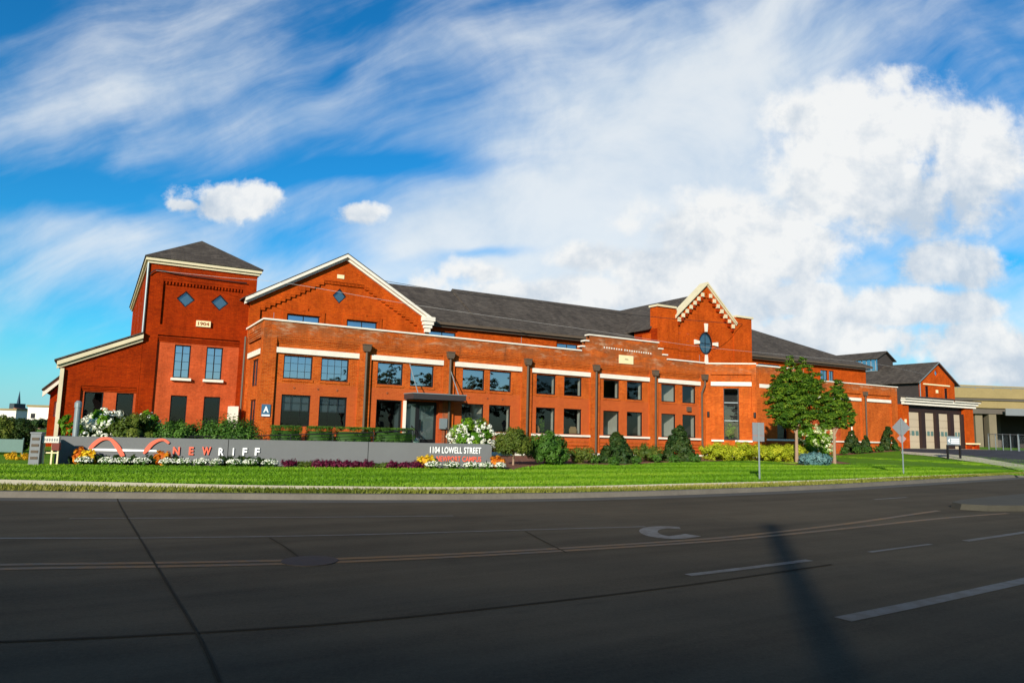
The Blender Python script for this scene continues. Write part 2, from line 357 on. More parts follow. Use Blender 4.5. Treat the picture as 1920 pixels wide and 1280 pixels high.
def tag(o, label=None, cat=None, group=None, kind=None):
    if label: o['label'] = label
    if cat: o['category'] = cat
    if group: o['group'] = group
    if kind: o['kind'] = kind
    return o
def empty(name, loc, rz, label, cat, group=None):
    o = bpy.data.objects.new(name, None); COL.objects.link(o); o.location = loc; o.rotation_euler = (0, 0, rz); o.empty_display_size = .3
    return tag(o, label, cat, group)
def rect(u0, u1, z0, z1): return [(u0, z0), (u1, z0), (u1, z1), (u0, z1)]
# ------------------------------------------------------------------ the building grid: x along the long front, y inward
A2 = np.array([math.sin(AZ), math.cos(AZ), 0]); N2 = np.array([-math.cos(AZ), math.sin(AZ), 0]); RZ = math.pi/2-AZ
P0 = np.array([5.46558426, 45.64493747, 0.])
def Wd(u, v, z=0.): return P0+A2*u+N2*v+np.array([0, 0, z])
def local(p): q = np.array(p)-P0; return float(q@A2), float(q@N2)
def smooth(x): x = min(1., max(0., x)); return x*x*(3-2*x)
def hgt(x, y):
    u, v = local((x, y, 0)); return .12+.05*smooth((v+17)/12)+.62*smooth((u-24)/17)*smooth((v+16)/14)
def G(px, py, dz=0.):
    """the point of the ground seen at a pixel of the photo"""
    d = ray(px, py); d = d/np.linalg.norm(d[:2]); a = 4.; f = lambda t: O[2]+d[2]*t-hgt(O[0]+d[0]*t, O[1]+d[1]*t)-dz
    while a < 140 and f(a+.25) > 0: a += .25
    b = a+.25
    for _ in range(30):
        m = (a+b)/2
        if f(m) > 0: a = m
        else: b = m
    t = (a+b)/2; return np.array([O[0]+d[0]*t, O[1]+d[1]*t, hgt(O[0]+d[0]*t, O[1]+d[1]*t)])
def G0(px, py, z=0.):
    d = ray(px, py); return O+d*((z-1.6)/d[2])
def F(px, py, v=0.):
    d = ray(px, py); t = ((P0-O)@N2+v)/(d@N2); p = O+d*t; return float((p-P0)@A2), float(p[2])
ID = lambda u, v, z: (u, v, z)
class Bld:
    def __init__(s, name, u, v, z, label, cat):
        s.e = empty(name, Wd(u, v, z), RZ, label, cat); s.off = (u, v, z)
    def part(s, mb, name, mat, parent=None, smooth=False):
        return mb.build(name, mat, parent or s.e, s.off, smooth)
def window(B, fr, u0, u1, z0, z1, v, gl='glass', nx=1, ny=1, room=True, depth=1.3, sill=None, fwid=.06, muntin=.03, back='dark', side='inwall', blind=None):
    f = MB()
    def bx(a, b, c, d, v0, v1):
        vs = [fr(x, y, z) for z in (c, d) for y in (v0, v1) for x in (a, b)]
        f.add(vs, [(0, 2, 3, 1), (4, 5, 7, 6), (0, 1, 5, 4), (2, 6, 7, 3), (0, 4, 6, 2), (1, 3, 7, 5)])
    w = fwid
    bx(u0, u0+w, z0, z1, v, v+.08); bx(u1-w, u1, z0, z1, v, v+.08); bx(u0+w, u1-w, z0, z0+w, v, v+.08); bx(u0+w, u1-w, z1-w, z1, v, v+.08)
    for i in range(1, nx):
        x = u0+(u1-u0)*i/nx; m_ = muntin if nx > 2 else .05; bx(x-m_/2, x+m_/2, z0+w, z1-w, v+.02, v+.06)
    for j in range(1, ny):
        z = z0+(z1-z0)*j/ny
        bx(u0+w, u1-w, z-muntin/2, z+muntin/2, v+.024, v+.056)
    o = B.part(f, 'window', M['frame'])
    p = MB(); p.quad(fr(u0+w, v+.04, z0+w), fr(u1-w, v+.04, z0+w), fr(u1-w, v+.04, z1-w), fr(u0+w, v+.04, z1-w)); B.part(p, 'pane', M[gl], o)
    if room:
        a, b = u0-.02, u1+.02; v0, v1 = v+.09, v+depth
        r = MB()
        r.quad(fr(a, v0, z0), fr(a, v1, z0), fr(a, v1, z1), fr(a, v0, z1)); r.quad(fr(b, v0, z0), fr(b, v1, z0), fr(b, v1, z1), fr(b, v0, z1))
        r.quad(fr(a, v0, z1), fr(b, v0, z1), fr(b, v1, z1), fr(a, v1, z1)); r.quad(fr(a, v0, z0), fr(b, v0, z0), fr(b, v1, z0), fr(a, v1, z0))
        B.part(r, 'reveal', M[side], o)
        if back: k = MB(); k.quad(fr(a, v1, z0), fr(b, v1, z0), fr(b, v1, z1), fr(a, v1, z1)); B.part(k, 'interior', M[back], o)
    if blind:
        k = MB(); zb = z1-(z1-z0)*blind; k.quad(fr(u0+w, v+.12, zb), fr(u1-w, v+.12, zb), fr(u1-w, v+.12, z1-w), fr(u0+w, v+.12, z1-w)); B.part(k, 'blind', M['blind'], o)
    if sill:
        k = MB(); e = .09
        vs = [fr(x, y, z) for z in (z0-sill, z0-.003) for y in (v-.30, v-.02) for x in (u0-e, u1+e)]
        k.add(vs, [(0, 2, 3, 1), (4, 5, 7, 6), (0, 1, 5, 4), (2, 6, 7, 3), (0, 4, 6, 2), (1, 3, 7, 5)]); B.part(k, 'sill', M['white'], o)
    return o
M['blind'] = simple('grey_blind', (.20, .26, .27), .8, .08, 2)
def fbox(mb, fr, u0, u1, v0, v1, z0, z1):
    vs = [fr(x, y, z) for z in (z0, z1) for y in (v0, v1) for x in (u0, u1)]
    mb.add(vs, [(0, 2, 3, 1), (4, 5, 7, 6), (0, 1, 5, 4), (2, 6, 7, 3), (0, 4, 6, 2), (1, 3, 7, 5)]); return mb
def textmesh(name, body, width, height, mat, parent, place, depth=.02, bold=.0, spacing=1.):
    """lettering fitted to width x height; place(x, y, d) -> parent coordinates"""
    c = bpy.data.curves.new(name, 'FONT'); c.body = body; c.size = 1; c.extrude = .0; c.offset = bold; c.space_character = spacing; c.resolution_u = 3
    o = bpy.data.objects.new(name, c); COL.objects.link(o); bpy.context.view_layer.update()
    me = bpy.data.meshes.new_from_object(o.evaluated_get(bpy.context.evaluated_depsgraph_get())); bpy.data.objects.remove(o); bpy.data.curves.remove(c)
    V = np.array([v.co[:] for v in me.vertices]); lo, hi = V.min(0), V.max(0); sx, sy = width/(hi[0]-lo[0]), height/(hi[1]-lo[1])
    mb = MB(); n = len(V); q = [((p[0]-lo[0])*sx, (p[1]-lo[1])*sy) for p in V]
    fr = [tuple(p.vertices) for p in me.polygons]
    edges = {}
    for f in fr:
        for i in range(len(f)):
            e = (f[i], f[(i+1) % len(f)]); k = tuple(sorted(e)); edges[k] = None if k in edges else e
    mb.add([place(x, y, depth) for x, y in q]+[place(x, y, 0) for x, y in q], fr+[(e[1], e[0], e[0]+n, e[1]+n) for e in edges.values() if e])
    bpy.data.meshes.remove(me)
    return mb.build(name, mat, parent)
#=====NEXT=====
# ------------------------------------------------------------------ ground, road, walk, lawn
def curve(px, z, lext=70, rext=90, n=14):
    P = [G0(x, y, z)[:2] for x, y in px]; out = []
    for i in range(len(P)-1):
        a, b, c, d = P[max(i-1, 0)], P[i], P[i+1], P[min(i+2, len(P)-1)]
        for k in range(n):
            t = k/n; out.append(.5*((2*b)+(c-a)*t+(2*a-5*b+4*c-d)*t*t+(3*b-a-3*c+d)*t**3))
    out.append(P[-1]); out = [np.array(p) for p in out]
    dl = out[0]-out[6]; dl /= np.linalg.norm(dl); dr = np.array([math.sin(AZ), math.cos(AZ)])
    return [out[0]+dl*k for k in np.linspace(lext, 2, 14)]+out+[out[-1]+dr*k for k in np.linspace(2, rext, 70)]
WB = curve([(0, 899), (420, 908.6), (590, 911), (800, 913), (960, 912.5), (1100, 911), (1300, 906), (1520, 900.3), (1700, 893), (1905, 885.3)], .13)
WF = curve([(0, 908.6), (420, 916), (590, 917.5), (800, 919), (960, 918), (1100, 916), (1300, 910.8), (1520, 904), (1700, 896), (1905, 887.3)], .13)
KT = curve([(0, 920.5), (420, 924.3), (590, 925.5), (800, 926), (960, 925), (1100, 923), (1300, 917.8), (1520, 910), (1700, 900.8), (1905, 889.6)], .13)
def strip(A, B, za, zb): 
    mb = MB(); n = len(A); mb.add([(*p, za) for p in A]+[(*p, zb) for p in B], [(i, i+1, n+i+1, n+i) for i in range(n-1)]); return mb
tag(MB().poly([(3000*math.cos(k*math.pi/24), 3000*math.sin(k*math.pi/24), -.06) for k in range(48)]).build('ground', M['ground']), kind='structure')
road = MB(); n = len(KT)
road.add([(*p, 0.) for p in KT]+[(p[0]*1.6-10+30*(i/n), min(p[1]-20, -45)-25, 0.) for i, p in enumerate(KT)], [(i, i+1, n+i+1, n+i) for i in range(n-1)])
tag(road.build('road', M['road']), kind='structure')
def off(Pl, d):
    out = []
    for i, p in enumerate(Pl):
        t = Pl[min(i+1, len(Pl)-1)]-Pl[max(i-1, 0)]; t = t/np.linalg.norm(t); out.append(p+np.array([-t[1], t[0]])*d)
    return out
KB = off(KT, .16); KF = off(KT, -.03); GUT = off(KT, -.62)
kb = strip(KT, KB, .125, .13); kb.f += []
k2 = strip(KF, KT, .0, .125); kb.add(k2.v, k2.f)
tag(kb.build('kerb', simple('kerb_concrete', (.13, .115, .095), .9, .35, 1.5)), kind='structure')
tag(strip(GUT, KF, .004, .006).build('gutter', simple('gutter_concrete', (.075, .069, .060), .9, .25, 1.2)), kind='structure')
tag(strip(KB, WF, .128, .13).build('verge', M['verge']), kind='structure')
tag(strip(WF, WB, .138, .138).build('pavement', simple('pavement_concrete', (.86, .73, .47), .9, .12, .8)), kind='structure')
lw = MB(); ds = [0, .5]+[1+.8*k for k in range(40)]+[34, 36, 40, 46, 55, 75, 100]
rows = [[(p[0]+N2[0]*d, p[1]+N2[1]*d) for p in WB] for d in ds]
lw.add([(x, y, hgt(x, y)) for r in rows for x, y in r], [(j*n+i, j*n+i+1, (j+1)*n+i+1, (j+1)*n+i) for j in range(len(ds)-1) for i in range(len(WB)-1)])
tag(lw.build('lawn', M['lawn'], smooth=True), kind='structure')
def sheet(name, mat, lo, hi, dz, nu=6, nv=10):
    """a sheet on the ground between two outlines, draped over the rise"""
    def dens(P):
        out = []
        for a, b in zip(P[:-1], P[1:]):
            out += [a+(b-a)*k/nu for k in range(nu)]
        return out+[P[-1]]
    lo, hi = dens([np.array(p[:2], float) for p in lo]), dens([np.array(p[:2], float) for p in hi]); m_ = len(lo); mb = MB()
    pts = [lo[i]+(hi[i]-lo[i])*j/nv for j in range(nv+1) for i in range(m_)]
    mb.add([(p[0], p[1], hgt(*p)+dz) for p in pts], [(j*m_+i, j*m_+i+1, (j+1)*m_+i+1, (j+1)*m_+i) for j in range(nv) for i in range(m_-1)])
    return tag(mb.build(name, mat, smooth=True), kind='structure')
# driveway and its pale path
dl_ = [G(1690, 846.5), G(1727, 849), G(1760, 850.3), G(1800, 854.5), G(1840, 859), G(1880, 866), G(1920, 872)]
de_ = (dl_[-1]-dl_[-2]); dl_.append(dl_[-1]+de_*1.2)
pl_ = [G(1690, 851), G(1727, 854), G(1760, 857), G(1800, 863), G(1840, 868), G(1880, 875), G(1914, 883.5)]; pl_.append(pl_[-1]+(pl_[-1]-pl_[-2])*.9)
up_ = [Wd(40, 4.6), Wd(45, 4.6), Wd(50, 4.6), Wd(56, 4.6), Wd(64, 4), Wd(72, 2), Wd(80, -2), Wd(90, -14)]
sheet('driveway', M['drive'], dl_, up_, .035)
sheet('path', M['concrete'], pl_, dl_, .045, nv=6)
sheet('door_apron', M['concrete'], [Wd(40.8, 3.2), Wd(53.5, 3.2)], [Wd(40.8, 4.9), Wd(53.5, 4.9)], .05, nv=4)
# beds
bed_f = [(945, 881), (985, 876), (1024, 871), (1060, 870.5), (1100, 871), (1166, 872.5), (1231, 868.5), (1319, 865), (1384, 862.5), (1450, 866), (1505, 873), (1530, 872.5), (1564, 870), (1597, 869)]
BF = [G(*p) for p in bed_f]
bk = [(-9.5, -.2), (-7, -.2), (-5, -.2), (-2.5, -.2), (0, -.2), (3, -.2), (6, -.2), (9.4, -.2), (12, -2.4), (14, -2.4), (15.6, -2.4), (17.5, -1), (19, 0), (20.5, .5)]
sheet('planting_bed', M['mulch'], BF, [Wd(*b) for b in bk], .012)
BF2 = [Wd(u, 2.3) for u in (25.5, 30, 34, 38)]
print('bed end', local(BF[-1]), local(BF[-2]))
sheet('planting_bed', M['mulch'], BF2, [Wd(u, 3.8) for u in (26, 30, 34, 38)], .014)
SL = G0(110, 871, .13)*np.array([1, 1, 0]); SDR = G0(921, 878.5, .13)*np.array([1, 1, 0])-SL; SLEN = float(np.linalg.norm(SDR)); SDR /= SLEN; SNR = np.array([-SDR[1], SDR[0], 0])
def Sg(s, d, z=0.): return SL+SDR*s+SNR*d+np.array([0, 0, z])
def Sp(px, py, d=0.):
    dd = ray(px, py); t = ((SL+SNR*d-O)@SNR)/(dd@SNR); p = O+dd*t; return float((p-SL)@SDR), float(p[2])
sheet('flower_bed', M['mulch'], [Sg(s, -.85) for s in (.1, 4, 8, 12, SLEN+1.4)], [Sg(s, .02) for s in (.1, 4, 8, 12, SLEN+1.4)], .010)
# markings on the road
def line(name, mat, px, wid, z=.005, n=10, kind='structure'):
    P = [G0(x, y)[:2] for x, y in px]; Q = []
    for i in range(len(P)-1):
        a, b, c, d = P[max(i-1, 0)], P[i], P[i+1], P[min(i+2, len(P)-1)]
        Q += [.5*((2*b)+(c-a)*t+(2*a-5*b+4*c-d)*t*t+(3*b-a-3*c+d)*t**3) for t in np.arange(n)/n]
    Q.append(P[-1]); return tag(strip(off(Q, -wid/2), off(Q, wid/2), z, z).build(name, mat), kind=kind)
line('yellow_line', M['ywear'], [(-150, 1068), (0, 1059), (300, 1055), (620, 1048), (960, 1033), (1300, 1012), (1450, 998), (1600, 980), (1760, 957)], .13)
line('yellow_line', M['ywear'], [(-150, 1079), (0, 1067), (300, 1062), (620, 1054), (960, 1038), (1300, 1017), (1450, 1004), (1600, 989), (1760, 972), (1890, 962)], .13)
line('lane_line', M['wwear2'], [(-150, 1011), (0, 1009), (300, 1008), (640, 1003), (960, 994), (1210, 987)], .10)
line('lane_line', M['wwear2'], [(130, 972), (400, 970.5), (640, 969), (850, 967)], .10)
line('lane_dash', M['wwear'], [(1290, 1078), (1400, 1065), (1518, 1050)], .12)
line('lane_dash', M['wwear2'], [(1580, 1161), (1750, 1126), (1960, 1080)], .17)
line('lane_dash', M['wwear2'], [(1630, 1035), (1690, 1027), (1745, 1020)], .08)
line('lane_dash', M['wwear2'], [(1810, 1014), (1920, 998), (2000, 985)], .12)
line('lane_dash', M['wwear2'], [(1640, 936), (1700, 932)], .12)
ar = [(1213, 996), (1222, 990), (1245, 988), (1275, 990)]
line('road_arrow', M['wwear'], [(1275, 989.5), (1245, 988.5), (1222, 991), (1216, 997), (1230, 1004), (1262, 1007.5), (1300, 1003)], .30)
line('tar_joint', M['tar'], [(219, 922), (223, 944), (262, 1010), (310, 1090), (370, 1190), (412, 1280)], .022, .007)
line('tar_joint', M['tar'], [(505, 1008), (535, 1026), (562, 1046)], .03, .007)
line('tar_joint', M['tar'], [(985, 996), (1020, 1015), (1062, 1036)], .028, .007)
line('tar_strip', M['tar'], [(-60, 1206), (300, 1190), (640, 1168), (960, 1136), (1280, 1098), (1560, 1058)], .045, .006)
mh = MB(); c = G0(581, 1052)
mh.tube([(c[0], c[1], .0), (c[0], c[1], .012)], .33, 28); tag(mh.build('manhole_cover', M['iron']), 'round dark iron manhole cover beside the worn yellow road line', 'manhole cover')
isl = [G0(*p)[:2] for p in [(1782, 951), (1800, 946), (1850, 940), (1920, 933), (2080, 918), (2080, 962), (1920, 958), (1850, 958), (1800, 955)]]
mi = MB(); k = len(isl); cx = sum(isl)/k
mi.add([(*p, .0) for p in isl]+[(*(cx+(p-cx)*.97), .13) for p in isl], [(i, (i+1) % k, k+(i+1) % k, k+i) for i in range(k)]+[tuple(range(k, 2*k))])
tag(mi.build('median_island', M['median']), kind='structure')
# ------------------------------------------------------------------ leaves and blades
def scatter(name, mat, P, Nn, L, Wd_, parent=None, rnd=None, off=(0, 0, 0), core=None):
    """one mesh of leaf-shaped faces: points P, facing Nn, length L, width W"""
    n = len(P); P = P-np.array(off); T = RNG.normal(size=(n, 3)); T -= (T*Nn).sum(1, keepdims=True)*Nn; T /= np.linalg.norm(T, axis=1, keepdims=True)+1e-9
    B_ = np.cross(Nn, T); L = np.broadcast_to(L, n)[:, None]; Wd_ = np.broadcast_to(Wd_, n)[:, None]; bend = Nn*L*.12
    v = np.stack([P-T*L/2-bend, P+B_*Wd_/2, P+T*L/2-bend, P-B_*Wd_/2], 1).reshape(-1, 3)
    nv = len(v); me = bpy.data.meshes.new(name); r = RNG.random(n) if rnd is None else rnd; r = np.repeat(np.clip(r, 0, 1), 4)
    idx = np.arange(nv); starts = np.arange(0, nv, 4); tot = np.full(n, 4)
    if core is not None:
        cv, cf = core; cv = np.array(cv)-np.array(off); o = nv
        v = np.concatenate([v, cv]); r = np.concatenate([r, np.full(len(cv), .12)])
        cl = np.array([len(f) for f in cf]); idx = np.concatenate([idx, np.concatenate([np.array(f)+o for f in cf])])
        starts = np.concatenate([starts, nv+np.concatenate([[0], np.cumsum(cl)[:-1]])]); tot = np.concatenate([tot, cl])
    me.vertices.add(len(v)); me.vertices.foreach_set('co', v.astype(np.float32).ravel())
    me.loops.add(len(idx)); me.loops.foreach_set('vertex_index', idx.astype(np.int32))
    me.polygons.add(len(starts)); me.polygons.foreach_set('loop_start', starts.astype(np.int32))
    try: me.polygons.foreach_set('loop_total', tot.astype(np.int32))
    except Exception: pass
    me.update(calc_edges=True)
    at = me.attributes.new('rnd', 'FLOAT', 'POINT'); at.data.foreach_set('value', r.astype(np.float32))
    me.materials.append(mat); o = bpy.data.objects.new(name, me); COL.objects.link(o)
    if parent: o.parent = parent
    return o
def sph(n):
    v = RNG.normal(size=(n, 3)); return v/np.linalg.norm(v, axis=1, keepdims=True)
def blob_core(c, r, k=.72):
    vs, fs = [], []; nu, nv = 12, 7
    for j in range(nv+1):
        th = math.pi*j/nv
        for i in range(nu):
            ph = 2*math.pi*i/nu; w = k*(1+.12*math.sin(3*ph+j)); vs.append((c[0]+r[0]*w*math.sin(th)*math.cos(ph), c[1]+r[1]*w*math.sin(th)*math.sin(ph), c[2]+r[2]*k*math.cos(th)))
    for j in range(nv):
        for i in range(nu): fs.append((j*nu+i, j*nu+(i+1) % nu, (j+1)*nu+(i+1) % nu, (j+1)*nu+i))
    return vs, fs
def lumpy(c, r, n, lumps=26, lump=.30, shape='ball', fill=.25, flat=1.):
    """leaf positions and facings over a lumpy crown"""
    c, r = np.array(c), np.array(r); i_ = np.arange(lumps)+.5; ph_ = np.arccos(1-2*i_/lumps); th_ = math.pi*(1+5**.5)*i_
    d = np.stack([np.cos(th_)*np.sin(ph_), np.sin(th_)*np.sin(ph_), np.cos(ph_)], 1)+RNG.normal(size=(lumps, 3))*.16; d /= np.linalg.norm(d, axis=1, keepdims=True)
    if shape == 'cone':
        t = RNG.random(lumps)**1.3; a = RNG.random(lumps)*6.283; w = (1-t)**.8*.9+.08
        C = c+np.stack([np.cos(a)*w*r[0], np.sin(a)*w*r[1], (t*2-1)*r[2]], 1); s = np.maximum(lump*r[0]*(1.15-t*.55), .12)
    elif shape == 'box':
        C = c+(RNG.random((lumps, 3))*2-1)*r; ax = RNG.integers(0, 3, lumps); sg = np.sign(RNG.random(lumps)-.5)
        for i in range(lumps): C[i, ax[i]] = c[ax[i]]+r[ax[i]]*sg[i]
        s = np.full(lumps, lump*min(r))
    else:
        k = np.where(RNG.random(lumps) < fill, RNG.random(lumps)*.6, .74+.22*RNG.random(lumps)); C = c+d*r*k[:, None]; s = lump*np.mean(r)*(.7+.6*RNG.random(lumps))
    i = RNG.integers(0, lumps, n); q = sph(n); 
    P = C[i]+q*np.array([1, 1, flat])*(s[i] if hasattr(s, '__len__') else s)[:, None]*(RNG.random(n)**.4)[:, None]
    if shape == 'box': P = c+np.clip(P-c, -r*1.04, r*1.04)
    N = q*.8+(P-c)/r*.5+np.array([0, 0, .25])+RNG.normal(size=(n, 3))*.35; N /= np.linalg.norm(N, axis=1, keepdims=True)
    rn = np.clip(.12+RNG.random(lumps)[i]*.5+RNG.random(n)*.38, 0, 1)
    return P, N, rn
# grass: blades over the lawn in view
bnd = sorted([local(Sg(s, -.8)) for s in (-3, 0, 5, 10, 14, 15.5)]+[local(p) for p in BF]+[(24, 1.8), (38, 1.8)]+[local(p) for p in pl_], key=lambda q: q[0])
bu, bv = np.array([b[0] for b in bnd]), np.array([b[1] for b in bnd])
wl = np.array([local((*p, 0)) for p in WB]); 
def grow(name, n, lo, hi, hmin, hmax, mat, u0, u1, nearw=2., wid=.022, z0=0.):
    u = u0+(u1-u0)*RNG.random(n)**1.25; a, b = np.interp(u, *lo), np.interp(u, *hi); t = RNG.random(n)**nearw if nearw > 1 else RNG.random(n)
    v = a+(b-a)*t; P = P0+u[:, None]*A2+v[:, None]*N2
    P[:, 2] = [hgt(x, y)+z0 for x, y in P[:, :2]]
    h = hmin+(hmax-hmin)*RNG.random(n)
    ph = RNG.random(n)*6.283; d = np.stack([np.cos(ph), np.sin(ph), np.zeros(n)], 1)
    lean = RNG.normal(size=(n, 3))*.35*h[:, None]; lean[:, 2] = 0; lean += np.sign(np.sin((v+17+.25*np.sin(u*.21))*2.6))[:, None]*np.array([A2[0], A2[1], 0])*h[:, None]*.35
    w = wid*(1+np.clip(v+17, 0, 20)*.05)
    V = np.stack([P-d*w[:, None], P+d*w[:, None], P+lean+np.array([0, 0, 1])*h[:, None]], 1).reshape(-1, 3)
    me = bpy.data.meshes.new(name); me.vertices.add(3*n); me.vertices.foreach_set('co', V.astype(np.float32).ravel()); me.loops.add(3*n); me.loops.foreach_set('vertex_index', np.arange(3*n, dtype=np.int32))
    me.polygons.add(n); me.polygons.foreach_set('loop_start', np.arange(0, 3*n, 3, dtype=np.int32))
    try: me.polygons.foreach_set('loop_total', np.full(n, 3, dtype=np.int32))
    except Exception: pass
    me.update(calc_edges=True)
    pn = .5+.25*np.sin(u*.35+1.3*np.sin(v*.9))+.22*np.sign(np.sin((v+17+.25*np.sin(u*.21))*2.6))+.14*np.sin(u*1.7+v*3.1)
    r = np.clip(pn*.72+RNG.random(n)*.22, 0, 1)
    at = me.attributes.new('rnd', 'FLOAT', 'POINT'); at.data.foreach_set('value', np.repeat(r, 3).astype(np.float32)); me.materials.append(mat)
    o = bpy.data.objects.new(name, me); COL.objects.link(o); return tag(o, kind='stuff')
def asuv(C): q = np.array([local((*p, 0)) for p in C]); o = np.argsort(q[:, 0]); return q[o, 0], q[o, 1]
wbu = asuv(WB); tag(grow('grass', 190000, wbu, (bu, bv), .035, .075, LM['grass'], -42, 33, 1.0), 'short mown green grass of the front lawn', 'grass')
kbu = asuv(KB); wfu = asuv(WF); tag(grow('grass', 26000, kbu, wfu, .04, .11, LM['dry'], -42, 14, 1.0), 'dry yellowish grass on the strip between kerb and pavement', 'grass')
# ------------------------------------------------------------------ brick tower with its lean-to
B = Bld('brick_tower', -22.9, 5, .1, 'orange brick tower with dark pyramid roof, two diamond windows and a lean-to on its left', 'building')
w = MB(); ul, ur, ztop = -25.62, -20.15, 9.95
rec1 = rect(-24.95, -20.85, .35, 6.2); rec2 = rect(-24.9, -20.85, 6.75, 9.2)
w.holed(ID, rect(ul, ur, 0, ztop), [rec1, rec2], 5, .12)
w.quad((ul, 5, 0), (ul, 24.5, 0), (ul, 24.5, ztop), (ul, 5, ztop)); w.quad((ur, 5, 0), (ur, 24.5, 0), (ur, 24.5, ztop), (ur, 5, ztop)); w.quad((ul, 24.5, 0), (ur, 24.5, 0), (ur, 24.5, ztop), (ul, 24.5, ztop))
dia = [[(cu, cz-.45), (cu+.46, cz), (cu, cz+.45), (cu-.46, cz)] for cu, cz in ((-23.74, 8.24), (-22.02, 8.24))]
w.holed(ID, rec2, dia, 5.12, .1)
for k in range(24): fbox(w, ID, -24.8+k*.165, -24.72+k*.165, 5.03, 5.119, 8.94, 9.08)
fbox(w, ID, -24.899, -20.851, 5.02, 5.119, 9.08, 9.199)
B.part(w, 'wall', M['brick'])
for k in range(3): 
    w = MB(); fbox(w, ID, -24.94, -20.86, 5.018+.03*k, 5.119, 6.05-.1*k, 6.12-.1*k); B.part(w, 'corbel_course', M['brick'])
w = MB(); W1 = [(-24.08, -23.28, 3.98, 5.75), (-22.5, -21.66, 3.98, 5.75), (-24.08, -23.28, 1.05, 3.05), (-22.45, -21.62, 1.05, 3.05)]
w.holed(ID, rec1, [rect(*q) for q in W1], 5.12, .16); B.part(w, 'recessed_panel', M['salmon'])
for i, q in enumerate(W1): window(B, ID, *q, 5.22, 'glass_sky' if i < 2 else 'glass_low', 2 if i < 2 else 1, 4 if i < 2 else 1, sill=.14 if i < 2 else None, room=i > 1, muntin=.018, side='dark')
for i in range(2):
    q = W1[i]; k = MB(); k.quad((q[0], 5.45, q[2]), (q[1], 5.45, q[2]), (q[1], 5.45, q[3]), (q[0], 5.45, q[3])); B.part(k, 'interior', M['blind'])
def diamond(B, cu, cz, ru, rz, v, gl='glass_pale'):
    f = MB(); o_ = [(cu, cz-rz), (cu+ru, cz), (cu, cz+rz), (cu-ru, cz)]; i_ = [(cu, cz-rz*.84), (cu+ru*.84, cz), (cu, cz+rz*.84), (cu-ru*.84, cz)]
    f.holed(ID, o_, [i_], v, .06); ob = B.part(f, 'window', M['frame'])
    p = MB(); p.poly([(a, v+.04, b) for a, b in i_]); B.part(p, 'pane', M[gl], ob)
    p = MB(); p.poly([(a, v+.10, b) for a, b in i_]); B.part(p, 'interior', M['pale_panel'], ob)
for d_ in dia: diamond(B, d_[0][0], d_[1][1], .46, .45, 5.15)
pl = MB(); fbox(pl, ID, -23.1, -22.4, 5.05, 5.2, 6.8, 7.1); po = None
# the plaque stands on the wall between the two recesses
pl = MB(); fbox(pl, ID, -23.14, -22.42, 4.97, 5.14, 6.80, 7.13); po = B.part(pl, 'plaque', M['cream'])
pe = MB(); t_ = textmesh('year', '1904', .56, .18, M['brick_dark'], po, lambda x, y, d: (-23.06+x-B.off[0], 4.968-d-B.off[1], 6.875+y-B.off[2]), .012, .02)
# cornice and pyramid-ended roof
co_ = MB(); e = .18
for z0, z1, x in ((9.95, 10.08, .10), (10.08, 10.3, .2)):
    fbox(co_, ID, ul-x, ur+x, 5-x, 5.02, z0, z1-.002); fbox(co_, ID, ul-x, ul+.02, 5.02, 24.5+x, z0, z1-.002); fbox(co_, ID, ur-.02, ur+x, 5.02, 24.5+x, z0, z1-.002)
B.part(co_, 'cornice', M['trim'])
rf = MB(); a, b, c0, c1, z = ul-.26, ur+.26, 4.74, 24.8, 10.3; cu = (a+b)/2
rf.poly([(a, c0, z), (b, c0, z), (cu, 7.85, 12.2)]); rf.poly([(b, c0, z), (b, c1, z), (cu, c1-3, 12.2), (cu, 7.85, 12.2)]); rf.poly([(a, c1, z), (a, c0, z), (cu, 7.85, 12.2), (cu, c1-3, 12.2)]); rf.poly([(b, c1, z), (a, c1, z), (cu, c1-3, 12.2)])
rf.box(a, b, c0, c1, z-.06, z-.001); B.part(rf, 'roof', M['roof'])
# panels on the left flank and a drain pipe
for i in range(4):
    w = MB(); w.box(ul-.05, ul+.02, 6.3+i*4.6, 6.7+i*4.6, 6.2, 9.6); B.part(w, 'pilaster', M['brick'])
w = MB(); w.tube([(ul-.06, 4.94, 9.95), (ul-.06, 4.94, 6.0)], .055); B.part(w, 'downspout', M['galv'])
# lean-to
w = MB(); rl = rect(-28.2, -25.72, .35, 3.35)
w.holed(ID, [(-29.08, 0), (-25.63, 0), (-25.63, 5.75), (-29.08, 4.2)], [rl], 5.0, .12); w.quad((-29.08, 5, 0), (-29.08, 24, 0), (-29.08, 24, 4.2), (-29.08, 5, 4.2)); w.quad((-29.08, 24, 0), (-25.6, 24, 0), (-25.6, 24, 5.75), (-29.08, 24, 4.2))
fbox(w, ID, -27.7, -26.1, 4.985, 5.01, 4.36, 4.40); fbox(w, ID, -27.74, -27.68, 4.985, 5.01, 4.12, 4.40)
B.part(w, 'wall', M['brick'])
W1 = [(-28.02, -27.18, .9, 3.06), (-26.6, -25.82, .9, 3.06)]
w = MB(); w.holed(ID, rl, [rect(*q) for q in W1], 5.12, .16); B.part(w, 'recessed_panel', M['salmon'])
for k in range(3):
    w = MB(); fbox(w, ID, -28.19, -25.73, 5.015+.03*k, 5.119, 3.26-.08*k, 3.32-.08*k); B.part(w, 'corbel_course', M['brick'])
for q in W1: window(B, ID, *q, 5.22, 'glass_low', 1, 2, side='dark')
t = MB(); sl = 1.55/3.45
for k, (x, y, hh) in enumerate(((.0, 4.86, .16), (.16, 4.74, .2))):
    t.ext([(-29.3, y, 4.12+x), (-25.63, y, 4.12+x+sl*3.67), (-25.63, y, 4.12+x+hh+sl*3.67), (-29.3, y, 4.12+x+hh)], (0, 5.0-y+.02, 0))
